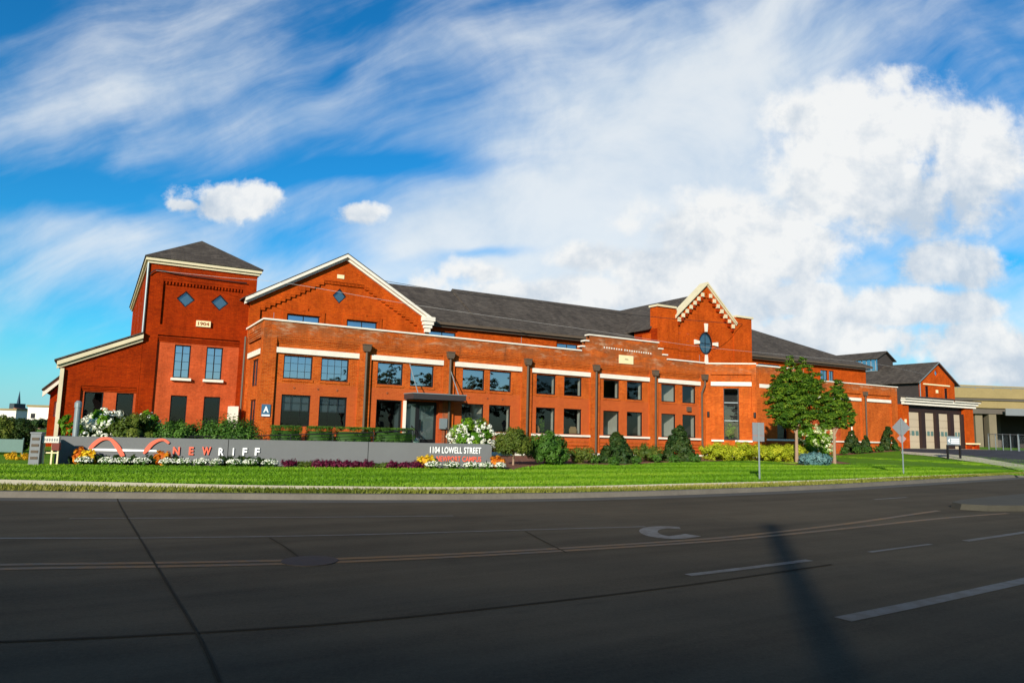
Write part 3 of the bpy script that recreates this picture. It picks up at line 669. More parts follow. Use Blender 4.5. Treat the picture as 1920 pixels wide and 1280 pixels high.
B.part(t, 'cornice', M['trim'])
rf = MB(); rf.ext([(-29.42, 4.7, 4.48), (-25.63, 4.7, 4.48+sl*3.79), (-25.63, 4.7, 4.56+sl*3.79), (-29.42, 4.7, 4.56)], (0, 19.4, 0)); B.part(rf, 'roof', M['roof'])
w = MB(); fbox(w, ID, -29.14, -28.97, 4.84, 4.99, .0, 4.15); B.part(w, 'downspout', M['trim'])
# rear shed glimpsed at the far left
B = Bld('rear_shed', -31, 10, .1, 'low orange brick shed with sloping white eave behind the far left corner', 'building')
w = MB(); a, b = F(88, 800, 10)[0], F(122, 800, 10)[0]; z1 = F(90, 738, 10)[1]; z2 = F(122, 702, 10)[1]
q = rect(F(98, 790, 10)[0], F(108, 790, 10)[0], F(100, 781, 10)[1], F(100, 752, 10)[1])
w.holed(ID, [(a, 0), (b, 0), (b, z2), (a, z1)], [q], 10, .12); w.quad((a, 10, 0), (a, 20, 0), (a, 20, z1), (a, 10, z1)); w.quad((b, 10, 0), (b, 20, 0), (b, 20, z2), (b, 10, z2)); B.part(w, 'wall', M['brick'])
k = MB(); k.quad((q[0][0], 10.1, q[0][1]), (q[1][0], 10.1, q[1][1]), (q[2][0], 10.1, q[2][1]), (q[3][0], 10.1, q[3][1])); B.part(k, 'window', M['white'])
t = MB(); t.ext([(a-.35, 9.7, z1-.18), (b, 9.7, z2), (b, 9.7, z2+.34), (a-.35, 9.7, z1+.16)], (0, .28, 0)); B.part(t, 'cornice', M['white'])
rf = MB(); rf.ext([(a-.4, 9.6, z1+.17), (b, 9.6, z2+.35), (b, 9.6, z2+.42), (a-.4, 9.6, z1+.24)], (0, 10.5, 0)); B.part(rf, 'roof', M['roof'])
# ------------------------------------------------------------------ long gabled hall
B = Bld('gabled_hall', 0, 5, .1, 'long orange brick hall with grey shingle roof and two tall brick gables', 'building')
gv = 4.6; gl_, gr_, gz, ga = -20.5, -9.98, 8.45, 11.5; gm = (gl_+gr_)/2
w = MB()
def steps(l, r, zb, z0, zt, n, run):
    """outline of a recess whose top climbs in brick steps"""
    L_ = [(l, zb), (r, zb), (r, z0)]
    fl = run
    for i in range(n): L_ += [(r-fl*(i+1)/n, z0+(zt-z0)*i/n), (r-fl*(i+1)/n, z0+(zt-z0)*(i+1)/n)]
    for i in range(n): L_ += [(l+fl*(n-i)/n, z0+(zt-z0)*(n-i)/n), (l+fl*(n-i)/n, z0+(zt-z0)*(n-i-1)/n)]
    L_ += [(l, z0)]
    out = [L_[0]]
    for p in L_[1:]:
        if abs(p[0]-out[-1][0])+abs(p[1]-out[-1][1]) > 1e-4: out.append(p)
    return out
rc = steps(-19.95, -10.5, .3, 8.12, 10.12, 13, 3.5)
w.holed(ID, [(gl_, 0), (gr_, 0), (gr_, gz), (gm, ga), (gl_, gz)], [rc], gv, .12)
w.quad((gl_, gv, 0), (gl_, 5.5, 0), (gl_, 5.5, gz), (gl_, gv, gz)); w.quad((gr_, gv, 0), (gr_, 5.5, 0), (gr_, 5.5, gz), (gr_, gv, gz))
W1 = [(-18.42, -16.58, 6.3, 7.93), (-14.94, -13.08, 6.3, 7.93)]; dg = [(-15.48, 8.84), (-15.06, 9.3), (-15.48, 9.76), (-15.9, 9.3)]
w.holed(ID, rc, [rect(*q) for q in W1]+[dg], gv+.12, .12)
for q in W1:
    fbox(w, ID, q[0]-.28, q[1]+.28, gv+.06, gv+.119, 7.96, 8.2); fbox(w, ID, (q[0]+q[1])/2-.22, (q[0]+q[1])/2+.22, gv+.05, gv+.119, 8.2, 8.38)
    for s in (q[0]-.28, q[1]+.04): fbox(w, ID, s, s+.24, gv+.06, gv+.119, 6.8, 7.96)
n_ = 13
for i in range(n_):   # little corbels under each brick step
    z = 8.12+2.0*i/n_
    for x in (-19.95+3.5*i/n_, -10.5-3.5*(i+1)/n_): fbox(w, ID, x+.01, x+.26, gv+.02, gv+.119, z-.12, z-.002)
for k in range(30): fbox(w, ID, -16.4+k*.085, -16.4+k*.085+.05, gv+.03, gv+.119, 9.95, 10.1)
B.part(w, 'gable_wall', M['brick_hall'])
for q in W1: window(B, ID, *q, gv+.2, 'glass_sky', 2, 1, room=False); k = MB(); k.quad((q[0], gv+.5, q[2]), (q[1], gv+.5, q[2]), (q[1], gv+.5, q[3]), (q[0], gv+.5, q[3])); B.part(k, 'interior', M['blind'])
diamond(B, -15.48, 9.3, .42, .46, gv+.16)
pl = MB(); fbox(pl, ID, -15.72, -15.3, gv-.03, gv+.02, 10.33, 10.56); B.part(pl, 'plaque', M['cream'])
t = MB(); pit = (ga-gz)/(gm-gl_)
for lo, h_, y in ((.0, .14, gv-.18), (.14, .18, gv-.36)):
    for sgn, xe in ((1, gl_-.32), (-1, gr_+.32)):
        ze = ga-pit*abs(gm-xe)
        t.ext([(xe, y, ze+lo-.04), (gm, y, ga+lo-.04), (gm, y, ga+lo+h_-.04), (xe, y, ze+lo+h_-.04)], (0, gv-y+.03, 0))
B.part(t, 'cornice', M['white'])
t = MB(); x = gr_+.1
for k, (hw, z0, z1) in enumerate(((.40, 8.28, 8.55), (.33, 8.06, 8.279), (.25, 7.86, 8.059), (.17, 7.6, 7.859))): fbox(t, ID, x-hw, x+hw, gv-.1-hw*.8, gv-.01, z0, z1)
B.part(t, 'kneeler', M['white'])
# front gable roof + main roofs
rf = MB(); e0 = .5; ze = ga-pit*(gm-gl_+e0)
th = .30
for xe in (gl_-e0, gr_+e0):
    rf.ext([(xe, gv-.35, ze+th), (gm, gv-.35, ga+th), (gm, gv-.35, ga+th+.05), (xe, gv-.35, ze+th+.05)], (0, 22, 0))
B.part(rf, 'roof', M['roof'])
def slab(mb, a, b, c, d, th=.1):
    mb.add([a, b, c, d]+[(p[0], p[1], p[2]-th) for p in (a, b, c, d)], [(0, 1, 2, 3), (7, 6, 5, 4), (0, 4, 5, 1), (1, 5, 6, 2), (2, 6, 7, 3), (3, 7, 4, 0)])
rf = MB(); ev, ez, rv, rz = 4.75, 8.42, 9.75, 11.52
slab(rf, (-15.2, ev, ez), (-5.9, ev, ez), (-5.9, rv, rz), (-15.2, rv, rz)); slab(rf, (-15.2, 2*rv-ev, ez), (-5.9, 2*rv-ev, ez), (-5.9, rv, rz), (-15.2, rv, rz))
rv2, rz2 = 10.2, 11.82; ue, uh = 35.9, 24.6
slab(rf, (-5.9, ev, ez+.02), (ue, ev, ez+.02), (uh, rv2, rz2), (-5.6, rv2, rz2)); slab(rf, (-5.9, 2*rv2-ev, ez), (ue, 2*rv2-ev, ez), (uh, rv2, rz2), (-5.6, rv2, rz2))
rf.poly([(ue, ev, ez+.02), (ue, 2*rv2-ev, ez), (uh, rv2, rz2)])
rf.poly([(-5.9, ev, ez), (-5.6, rv2, rz2), (-5.9, 2*rv2-ev, ez)])
B.part(rf, 'roof', M['roof'])
w = MB(); W1 = [(-9.42, -7.5, 6.4, 7.86), (.42, 2.2, 6.4, 7.86), (2.45, 3.2, 6.4, 7.86), (20.9, 23.6, 6.8, 7.8), (29.0, 30.0, 6.7, 7.75), (30.2, 30.9, 6.7, 7.75)]
w.holed(ID, rect(-9.98, 35.6, 0, 8.36), [rect(*q) for q in W1], 5.3, .15); w.quad((35.6, 5.3, 0), (35.6, 15, 0), (35.6, 15, 8.36), (35.6, 5.3, 8.36))
w.box(-7.42, .3, 5.18, 5.31, 6, 8.1); B.part(w, 'wall', M['brick_hall'])
for i, q in enumerate(W1): window(B, ID, *q, 5.36, 'glass_sky', 2, 1, room=False); k = MB(); k.quad((q[0], 5.7, q[2]), (q[1], 5.7, q[2]), (q[1], 5.7, q[3]), (q[0], 5.7, q[3])); B.part(k, 'interior', M['blind'])
t = MB(); fbox(t, ID, -9.6, 7.1, 4.72, 4.86, 8.24, 8.40); fbox(t, ID, 17.4, ue, 4.72, 4.86, 8.24, 8.40); fbox(t, ID, -9.7, 35.7, 4.9, 5.32, 8.10, 8.22); B.part(t, 'eave', M['metal_brown'])
# second gable
g2 = 2.8; l2, r2 = 7.52, 17.35; m2 = 12.42
w = MB(); pier, ztp, zs = 9.42, 10.95, 10.8
out = [(l2, 0), (r2, 0), (r2, 10.9), (15.45, 10.9), (15.45, 10.35), (m2, 13.05), (9.4, 10.35), (9.4, 10.9), (l2, 10.9)]
rr_ = steps(9.55, 15.4, 6.2, 10.0, 12.4, 8, 2.85)
ov = [(12.46+.70*math.cos(k*math.pi/14), 8.58+.86*math.sin(k*math.pi/14)) for k in range(28)]
w.holed(ID, out, [rr_], g2, .14); w.holed(ID, rr_, [ov], g2+.14, .14)
for xx in (l2, r2): w.quad((xx, g2, 0), (xx, 5.4, 0), (xx, 5.4, 9.3 if xx == l2 else 9.3), (xx, g2, 9.3)); 
w.box(l2, 9.4, g2+.001, g2+.8, 9.0, 10.9); w.box(15.45, r2, g2+.001, g2+.8, 9.0, 10.9)
w.ext([(9.4, g2+.6, 9), (15.45, g2+.6, 9), (15.45, g2+.6, 10.35), (m2, g2+.6, 13.05), (9.4, g2+.6, 10.35)], (0, .05, 0))
for k in range(26):  # soldier ring round the oval
    a = 2*math.pi*k/26
    if k % 13 in (0,) or k in (6, 7, 19, 20): continue
    w.bar((12.46+.78*math.cos(a), g2+.115, 8.58+.94*math.sin(a)), (12.46+1.02*math.cos(a), g2+.115, 8.58+1.18*math.sin(a)), .16, .045, (0, 1, 0))
B.part(w, 'gable_wall', M['brick_hall'])
t = MB()
for sgn in (-1, 1):
    for y, lo, hh in ((g2-.10, -.02, .10), (g2-.2, .08, .12)):
        xe = m2+sgn*3.16; ze_ = 13.05-(2.7/3.02)*3.16
        t.ext([(xe, y, ze_+lo), (m2, y, 13.05+lo), (m2, y, 13.05+lo+hh+.05), (xe, y, ze_+lo+hh)], (0, g2-y+.65, 0))
fbox(t, ID, l2-.1, 9.3, g2-.12, g2+.85, 10.902, 11.05); fbox(t, ID, 15.55, r2+.1, g2-.12, g2+.85, 10.902, 11.05)
B.part(t, 'cornice', M['trim'])
for i in range(7):
    for sgn in (-1, 1):
        x = m2+sgn*(.42+.40*i); z = 12.42-.357*i-.16
        t = MB(); fbox(t, ID, x-.13, x+.13, g2-.10, g2+.10, z-.14, z+.16); B.part(t, 'corbel_block', M['trim'])
        t = MB(); fbox(t, ID, x-.10, x+.10, g2-.03, g2+.12, z-.42, z-.142); B.part(t, 'brick_corbel', M['brick'])
f = MB(); inn = [(12.46+.60*math.cos(k*math.pi/14), 8.58+.75*math.sin(k*math.pi/14)) for k in range(28)]
f.holed(ID, ov, [inn], g2+.16, .08); fbox(f, ID, 12.44, 12.48, g2+.19, g2+.22, 7.85, 9.3); fbox(f, ID, 11.9, 13.0, g2+.19, g2+.22, 8.56, 8.60); ob = B.part(f, 'window', M['frame'])
p = MB(); p.poly([(a, g2+.2, b) for a, b in inn]); B.part(p, 'pane', M['glass_pale'], ob); p = MB(); p.poly([(a, g2+.30, b) for a, b in ov]); B.part(p, 'interior', M['pale_panel'], ob)
for (cu, cz, du, dz) in ((12.46, 9.78, .13, .32), (12.46, 7.38, .13, .32), (11.5, 8.6, .25, .15), (13.42, 8.58, .25, .15)):
    t = MB()
    if dz > du: s = 1 if cz > 8.6 else -1; pts = [(cu-.09, cz-s*dz), (cu+.09, cz-s*dz), (cu+.15, cz+s*dz), (cu-.15, cz+s*dz)]
    else: s = 1 if cu > 12.46 else -1; pts = [(cu-s*du, cz-.10), (cu-s*du, cz+.10), (cu+s*du, cz+.17), (cu+s*du, cz-.17)]
    t.ext([(a, g2+.02, b) for a, b in pts], (0, .12, 0)); B.part(t, 'keystone', M['white'])
rf = MB()
for xe in (l2-.3, r2+.3): slab(rf, (xe, g2+.62, 9.32), (xe, 13.5, 9.32), (12.42, 13.5, 12.5), (12.42, g2+.62, 12.5))
B.part(rf, 'roof', M['roof'])
w = MB(); w.holed(lambda u, v, z: (l2-.001, u, z), rect(g2, 5.3, 6, 9.3), [rect(3.5, 4.5, 8.3, 8.98)], 0, 0); B.part(w, 'side_wall', M['brick'])
k = MB(); k.quad((l2+.05, 3.45, 8.25), (l2+.05, 4.55, 8.25), (l2+.05, 4.55, 9.0), (l2+.05, 3.45, 9.0)); B.part(k, 'side_window', M['black'])
# tie plates on the gable face
for i in range(4):
    for j, x in enumerate((9.72, 10.62)):
        t = MB(); fbox(t, ID, x-.13, x+.13, g2+.118, g2+.139, 7.42+i*.56, 7.50+i*.56); B.part(t, 'brick_patch', M['salmon'])
# ------------------------------------------------------------------ two-storey front annex
B = Bld('brick_annex', -5, 0, .1, 'flat-roofed two-storey brick annex along the front with white lintels and an entrance canopy', 'building')
bays = [(-19.88, -15.6), (-14.93, -10.7), (-10.0, -5.55), (-4.84, -.48), (.24, 4.38), (5.1, 9.0)]
WU = [[(-19.46, -18.0), (-17.56, -16.1)], [(-14.52, -13.06), (-12.63, -11.22)], [(-9.43, -8.0), (-7.66, -6.2)], [(-4.44, -3.03), (-2.42, -1.05)], [(.63, 1.93), (2.54, 3.88)], [(5.5, 6.8), (7.39, 8.66)]]
TL = -.006   # the courses fall a touch to the right
def tz(u): return TL*(u+5)
ZT = 6.72
FRT = lambda u, v, z: (u, v, z+tz(u))
w = MB()
outl = [(-20.54, 0), (9.45, 0), (9.45, ZT), (5.86, ZT), (5.86, 7.0), (5.45, 7.0), (5.45, 7.38), (5.08, 7.38), (5.08, 7.78), (-.63, 7.78), (-.63, 7.38), (-.95, 7.38), (-.95, 7.0), (-1.2, 7.0), (-1.2, ZT), (-20.54, ZT)]
rcs = [rect(a, b, .5, 5.95) for a, b in bays]
w.holed(FRT, outl, rcs, 0, .13)
w.quad((-20.54, 0, 0), (-20.54, 4.6, 0), (-20.54, 4.6, ZT+.1), (-20.54, 0, ZT+.1)) if False else None
wl_ = lambda u, v, z: (-20.54+v, u, z)
rsd = rect(.62, 4.2, .5, 6.0)
w.holed(wl_, rect(0, 4.6, 0, ZT+.09), [rsd], 0, .10)
bk_ = [(p[0], p[1] if p[1] > 1 else 5.8) for p in outl]
w.holed(FRT, bk_, [], .34, 0)
for k in range(3):   # corbelled courses at the heads of the bays
    for a, b in bays: fbox(w, FRT, a+.001, b-.001, .02+.035*k, .129, 5.84-.09*k, 5.949-.09*k)
B.part(w, 'wall', M['brick_annex'])
fl = MB(); fl.quad((-20.5, .3, 6.0), (14, .3, 6.0), (14, 5.2, 6.0), (-20.5, 5.2, 6.0)); B.part(fl, 'flat_roof', M['roof'])
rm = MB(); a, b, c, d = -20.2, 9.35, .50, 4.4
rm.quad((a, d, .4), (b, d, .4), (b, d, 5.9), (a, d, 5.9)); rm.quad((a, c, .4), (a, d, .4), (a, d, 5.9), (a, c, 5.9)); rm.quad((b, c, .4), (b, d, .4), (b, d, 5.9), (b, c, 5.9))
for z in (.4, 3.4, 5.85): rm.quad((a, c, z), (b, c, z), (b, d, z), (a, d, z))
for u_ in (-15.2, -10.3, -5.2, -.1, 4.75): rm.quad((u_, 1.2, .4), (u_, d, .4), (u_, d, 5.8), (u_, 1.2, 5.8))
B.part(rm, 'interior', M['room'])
lt = MB()
for bi in range(2, 6):
    for k in range(3): lt.box(bays[bi][0]+.4, bays[bi][1]-.4, 1.4+k*.9, 1.5+k*.9, 5.55, 5.6); 
B.part(lt, 'ceiling_strip', M['inwall'])
# side panel with two narrow windows
sw_ = [rect(1.5, 3.1, 3.6, 5.0), rect(1.5, 3.1, .9, 2.9)]
w = MB(); w.holed(wl_, rsd, sw_, .1, .1); B.part(w, 'side_panel', M['brick_annex'])
for q in sw_: window(B, wl_, q[0][0], q[1][0], q[0][1], q[2][1], .16, 'glass_low', 2, 1, room=False); k = MB(); k.quad((-20.1, q[0][0], q[0][1]), (-20.1, q[1][0], q[0][1]), (-20.1, q[1][0], q[2][1]), (-20.1, q[0][0], q[2][1])); B.part(k, 'interior', M['dark'])
t = MB(); fbox(t, wl_, .63, 4.19, .0, .098, 5.16, 5.44); B.part(t, 'lintel', M['white'])
for k in range(4):
    t = MB(); fbox(t, wl_, .7, 4.1, -.03, .03, 6.08+.13*k, 6.13+.13*k); B.part(t, 'corbel_course', M['brick_annex'])
t = MB(); t.box(-21.3, -20.9, 3.6, 4.5, .0, 2.55); B.part(t, 'utility_box', M['white'])
t = MB(); t.tube([(-20.66, 4.4, 0), (-20.66, 4.4, 6.4)], .06); B.part(t, 'downspout', M['metal_brown'])
for bi, (a, b) in enumerate(bays):
    up = [rect(x0, x1, 3.87, 5.06) for x0, x1 in WU[bi]]; zl = 1.5
    lo_ = [rect(x0, x1, zl, 3.07) for x0, x1 in WU[bi]]
    if bi == 1: lo_ = [rect(-14.5, -13.04, 1.2, 3.05), rect(-12.86, -10.98, .75, 3.05)]
    w = MB(); w.holed(FRT, rect(a, b, .5, 5.95), up+lo_, .13, .16); 
    for q in up: fbox(w, FRT, q[0][0]-.05, q[1][0]+.05, .09, .131, 3.74, 3.86)
    B.part(w, 'bay_panel', M['annex_panel'])
    t = MB(); fbox(t, FRT, a+.002, b-.002, .0, .128, 5.14, 5.41); B.part(t, 'lintel', M['white'])
    for k, q in enumerate(up):
        window(B, FRT, q[0][0], q[1][0], 3.87, 5.06, .22, 'glass_sky' if bi < 3 else 'glass', 4 if bi == 0 else 1, 3 if bi == 0 else 1, muntin=.016, blind=.99 if bi == 0 else None, depth=.42 if k or bi != 5 else 1.5, side='inwall' if bi > 2 else 'dark', back=None)
    for k, q in enumerate(lo_):
        if bi == 1 and k == 1: continue
        window(B, FRT, q[0][0], q[1][0], q[0][1], 3.07 if bi != 1 else 3.05, .22, 'glass_low' if bi < 2 else 'glass', 3 if bi == 0 else 1, 4 if bi == 0 else 1, muntin=.016, blind=.52 if bi == 0 else None, depth=1.7 if (bi > 3 and k == 0) or (bi == 2 and k == 0) else .45, side='inwall' if bi > 1 else 'dark', back=None)
    if bi > 1:
        t = MB(); fbox(t, FRT, a+.003, b-.003, -.03, .126, 1.36, 1.48); B.part(t, 'sill_band', M['white'])
        for k in range(3):
            t = MB(); fbox(t, FRT, a+.01, b-.01, .03+.03*k, .127, .62+.2*k, .70+.2*k); B.part(t, 'base_course', M['brick_annex'])
    if bi < 3:
        for x in (a+1.0, a+2.2, a+3.2):
            t = MB(); t.tube([(x, .10, 3.42+tz(x)), (x, .16, 3.42+tz(x))], .055, 8); B.part(t, 'tie_plate', M['brick_dark'])
for q in ((-20.56, -15.0, -.05, .02, .0, .42), (-10.1, 9.47, -.05, .02, .0, .36)): t = MB(); fbox(t, FRT, *q); B.part(t, 'footing', M['white'])
# copings
t = MB()
for u0, u1, z in ((-20.62, -1.24, ZT), (-1.26, -.99, 7.0), (-1.0, -.67, 7.38), (-.7, 5.15, 7.78), (5.12, 5.52, 7.38), (5.49, 5.93, 7.0), (5.9, 9.47, ZT)): fbox(t, FRT, u0, u1, -.07, .42, z+.001, z+.085)
t.box(-20.62, -20.2, .42, 4.7, ZT+.095, ZT+.18); B.part(t, 'coping', M['white'])
# hopper heads with their drain pipes
def spout(x, fr, v=-.16, z0=.15, zt=5.95, jog=None, B=None):
    t = MB()
    if jog: t.tube([fr(x, v, zt-.3), fr(x, v, zt-.75), fr(x-jog, v, zt-1.35), fr(x-jog, v, 1.1), fr(x-jog*.3, v, .6), fr(x-jog*.3, v, z0)], .065)
    else: t.tube([fr(x, v, zt-.2), fr(x, v, z0)], .065)
    o = B.part(t, 'downspout', M['metal_brown'], smooth=False)
    h = MB(); p = [(-.13, .0), (.13, .0), (.20, .16), (.20, .34), (-.20, .34), (-.20, .16)]
    h.ext([fr(x+a, v-.13, zt-.42+b) for a, b in p], np.array(fr(x, v+.14, 0))-np.array(fr(x, v-.13, 0))); fbox(h, fr, x-.225, x+.225, v-.16, v+.15, zt-.08, zt-.03)
    B.part(h, 'hopper_head', M['metal_brown'], o)
for x in (-15.26, -10.36, -5.24, -.16, 4.74): spout(x, FRT, B=B)
spout(9.24, FRT, jog=.30, B=B)
# stone plaque, weep holes and vents on the stepped parapet
t = MB(); fbox(t, ID, 1.75, 2.92, -.05, .02, 6.13, 6.68); po = B.part(t, 'plaque', M['cream'])
textmesh('year', '1914', .26, .10, M['frame'], po, lambda x, y, d: (2.22+x-B.off[0], -.052-d-B.off[1], 6.37+y-B.off[2]), .01)
for i, x in enumerate([.52+.2*k for k in range(8)]+[2.2+.2*k for k in range(12)]):
    t = MB(); fbox(t, ID, x, x+.09, -.012, .01, 7.03-.006*i, 7.13-.006*i); B.part(t, 'pale_brick_end', M['white'])
for x in (.55, 2.55, 4.4):
    t = MB(); fbox(t, ID, x, x+.14, -.025, .01, 6.82, 6.9); B.part(t, 'tie_plate', M['brick_dark'])
for x in (-20.1, -5.6, -.55, 9.0):
    t = MB(); t.tube([(x, .1, ZT), (x, .1, ZT+.75 if x > -.6 and x < 0 else ZT+.5)], .012, 5); B.part(t, 'lightning_rod', M['galv'])
t = MB(); fbox(t, FRT, 7.75, 8.1, -.02, .14, 3.3, 3.62); B.part(t, 'vent', M['metal_brown'])
# entrance: canopy on two rods, glazed door, steps
c = MB(); fbox(c, ID, -13.0, -9.9, -1.35, .0, 3.17, 3.45); ob = B.part(c, 'canopy', M['canopy'])
k = MB(); fbox(k, ID, -13.03, -9.87, -1.38, .0, 3.452, 3.50); B.part(k, 'canopy_edge', M['galv'], ob)
for x in (-12.75, -10.35):
    k = MB(); k.tube([(x, -.02, 5.1), (x+.1, -1.1, 3.5)], .028, 6); B.part(k, 'tie_rod', M['galv'], ob)
d = MB(); x0, x1, z0, z1 = -12.86, -10.98, .75, 3.05
for q in ((x0, x0+.09), (-12.2, -12.0), (x1-.12, x1)): fbox(d, ID, *q, .16, .26, z0, z1)
fbox(d, ID, x0+.09, -12.2, .16, .26, z1-.1, z1); fbox(d, ID, -12.0, x1-.12, .16, .26, z1-.16, z1); fbox(d, ID, -12.0, x1-.12, .16, .26, z0, z0+.28)
fbox(d, ID, -11.97, -11.9, .12, .16, 1.5, 2.1)
ob = B.part(d, 'door', M['black']); k = MB(); k.quad((-12.78, .2, z0), (-12.2, .2, z0), (-12.2, .2, z1-.1), (-12.78, .2, z1-.1)); k.quad((-12, .2, z0+.28), (x1-.12, .2, z0+.28), (x1-.12, .2, z1-.16), (-12, .2, z1-.16)); B.part(k, 'pane', M['glass'], ob)
k = MB(); k.box(x0, x1, .3, 1.8, z0, z1); B.part(k, 'vestibule', M['blind'], ob)
s = MB()
for i in range(5): s.box(-12.4, -10.95, -.3-.26*(i+1)+.001, -.3-.26*i, 0, .75-.15*(i+1)+.1)
s.box(-13.0, -10.7, -.3, -.06, 0, .74); B.part(s, 'steps', M['canopy'])
k = MB(); k.box(-12.98, -12.88, -.10, .14, .5, 3.1); B.part(k, 'door_post', M['white']); k = MB(); k.box(-10.95, -10.72, -.08, .12, .5, 3.05); B.part(k, 'door_post', M['salmon'])
k = MB(); k.box(-10.72, -10.2, -.10, .12, .5, 3.1); B.part(k, 'door_jamb', M['brick_dark'])
k = MB(); k.box(-10.9, -10.48, -.26, -.082, 1.62, 2.2); B.part(k, 'letter_box', M['galv'])
# small sign on the corner pier
k = MB(); fbox(k, ID, -20.42, -20.0, -.05, -.001, 2.02, 2.62); po = B.part(k, 'wall_sign', M['blueplate'])
textmesh('letter', 'A', .26, .30, M['letter'], po, lambda x, y, d: (-20.34+x-B.off[0], -.052-d-B.off[1], 2.22+y-B.off[2]), .01, .03)
k = MB(); fbox(k, ID, -20.40, -20.02, -.056, -.05, 2.04, 2.12); B.part(k, 'white_bar', M['letter'], po)
# ---- canted bay with the tall window, then the wing that stands forward
ca_, sa_ = math.cos(R_(40)), math.sin(R_(40))
def CF(u, v, z): return (9.45+u*ca_+v*sa_, -u*sa_+v*ca_, z-.08)
LC = 3.42
w = MB(); rb = rect(.36, LC-.32, .5, 5.95); wq = rect(1.22, 2.26, 1.4, 5.0)
w.holed(CF, rect(0, LC, 0, 6.68), [rb], 0, .12); w.holed(CF, rb, [wq], .12, .16); B.part(w, 'canted_wall', M['brick_annex'])
o = window(B, CF, 1.22, 2.26, 1.4, 5.0, .2, 'glass', 1, 1, depth=1.0); m_ = MB()
for z in (2.75, 4.0): fbox(m_, CF, 1.28, 2.2, .20, .28, z-.03, z+.03)
B.part(m_, 'transom', M['galv'], o)
t = MB(); fbox(t, CF, .361, LC-.321, .0, .118, 5.16, 5.44); B.part(t, 'lintel', M['white'])
for q in ((.361, 1.2), (1.95, LC-.321)): t = MB(); fbox(t, CF, *q, -.03, .116, 1.30, 1.42); B.part(t, 'sill_band', M['white'])
t = MB(); fbox(t, CF, .0, LC, -.07, .4, 6.681, 6.76); B.part(t, 'coping', M['white'])
t = MB(); fbox(t, CF, .0, LC, -.05, .02, .0, .40); B.part(t, 'footing', M['white'])
for x in (.16, LC-.16):
    t = MB(); t.tube([CF(x, -.10, 3.0), CF(x, -.10, 3.34)], .085, 10); B.part(t, 'wall_lamp', M['black'])
ex, ey, _ = CF(LC, 0, 0)
w = MB(); q = rect(14.1, 15.25, 1.5, 2.95); cr_ = 15.95
w.holed(ID, rect(ex, cr_, 0, 6.5), [q], ey, .2); w.quad((cr_, ey, 0), (cr_, 4.0, 0), (cr_, 4.0, 6.5), (cr_, ey, 6.5)); B.part(w, 'forward_wall', M['brick_annex'])
window(B, ID, 14.1, 15.25, 1.5, 2.95, ey+.16, 'glass_low', 1, 4, room=False); k = MB(); k.quad((14.1, ey+.3, 1.5), (15.25, ey+.3, 1.5), (15.25, ey+.3, 2.95), (14.1, ey+.3, 2.95)); B.part(k, 'interior', M['dark'])
t = MB(); fbox(t, ID, ex, cr_+.05, ey-.07, ey+.35, 6.50, 6.59); B.part(t, 'coping', M['white'])
t = MB(); fbox(t, ID, 13.0, cr_-.1, ey-.03, ey+.02, 1.36, 1.48); B.part(t, 'sill_band', M['white'])
t = MB(); fbox(t, ID, ex+.3, cr_-.3, ey-.02, ey+.02, 5.0, 5.26); B.part(t, 'lintel', M['white'])
# ------------------------------------------------------------------ far wing
B = Bld('far_wing', 28, 4, .1, 'flat-topped orange brick wing behind the two young trees, white lintel band below its parapet', 'building')
w = MB(); fb = [(17, 21.5), (22.3, 27.2), (28, 32.9), (33.7, 37.4)]
rcs = [rect(a, b, .7, 5.7) for a, b in fb]
w.holed(ID, rect(15.95, 38.35, 0, 6.55), rcs, 4, .14)
for r_ in rcs: w.holed(ID, r_, [], 4.14, 0)
w.quad((38.35, 4, 0), (38.35, 12, 0), (38.35, 12, 6.55), (38.35, 4, 6.55)); w.holed(ID, rect(15.95, 38.35, 5.6, 6.55), [], 4.34, 0)
B.part(w, 'wall', M['brick_annex'])
for a, b in fb:
    t = MB(); fbox(t, ID, a+.01, b-.01, 4.0, 4.138, 5.05, 5.32); B.part(t, 'lintel', M['white'])
    t = MB(); fbox(t, ID, a+.01, b-.01, 3.97, 4.137, 1.3, 1.42); B.part(t, 'sill_band', M['white'])
k = MB(); k.box(22.32, 27.18, 4.10, 4.13, .7, 3.2); k.box(28.02, 29.9, 4.10, 4.13, .7, 3.2); B.part(k, 'painted_panel', M['salmon'])
t = MB(); t.box(15.95, 38.45, 3.93, 4.42, 6.551, 6.64); B.part(t, 'coping', M['white'])
spout(33.3, ID, v=3.86, B=B)
for x in (27.55, 31.2):
    t = MB(); t.tube([(x, 3.9, .2), (x, 3.9, 3.3)], .06); B.part(t, 'white_pipe', M['white'])
fl = MB(); fl.quad((15.9, 4.3, 5.9), (38.3, 4.3, 5.9), (38.3, 5.3, 5.9), (15.9, 5.3, 5.9)); B.part(fl, 'flat_roof', M['roof'])
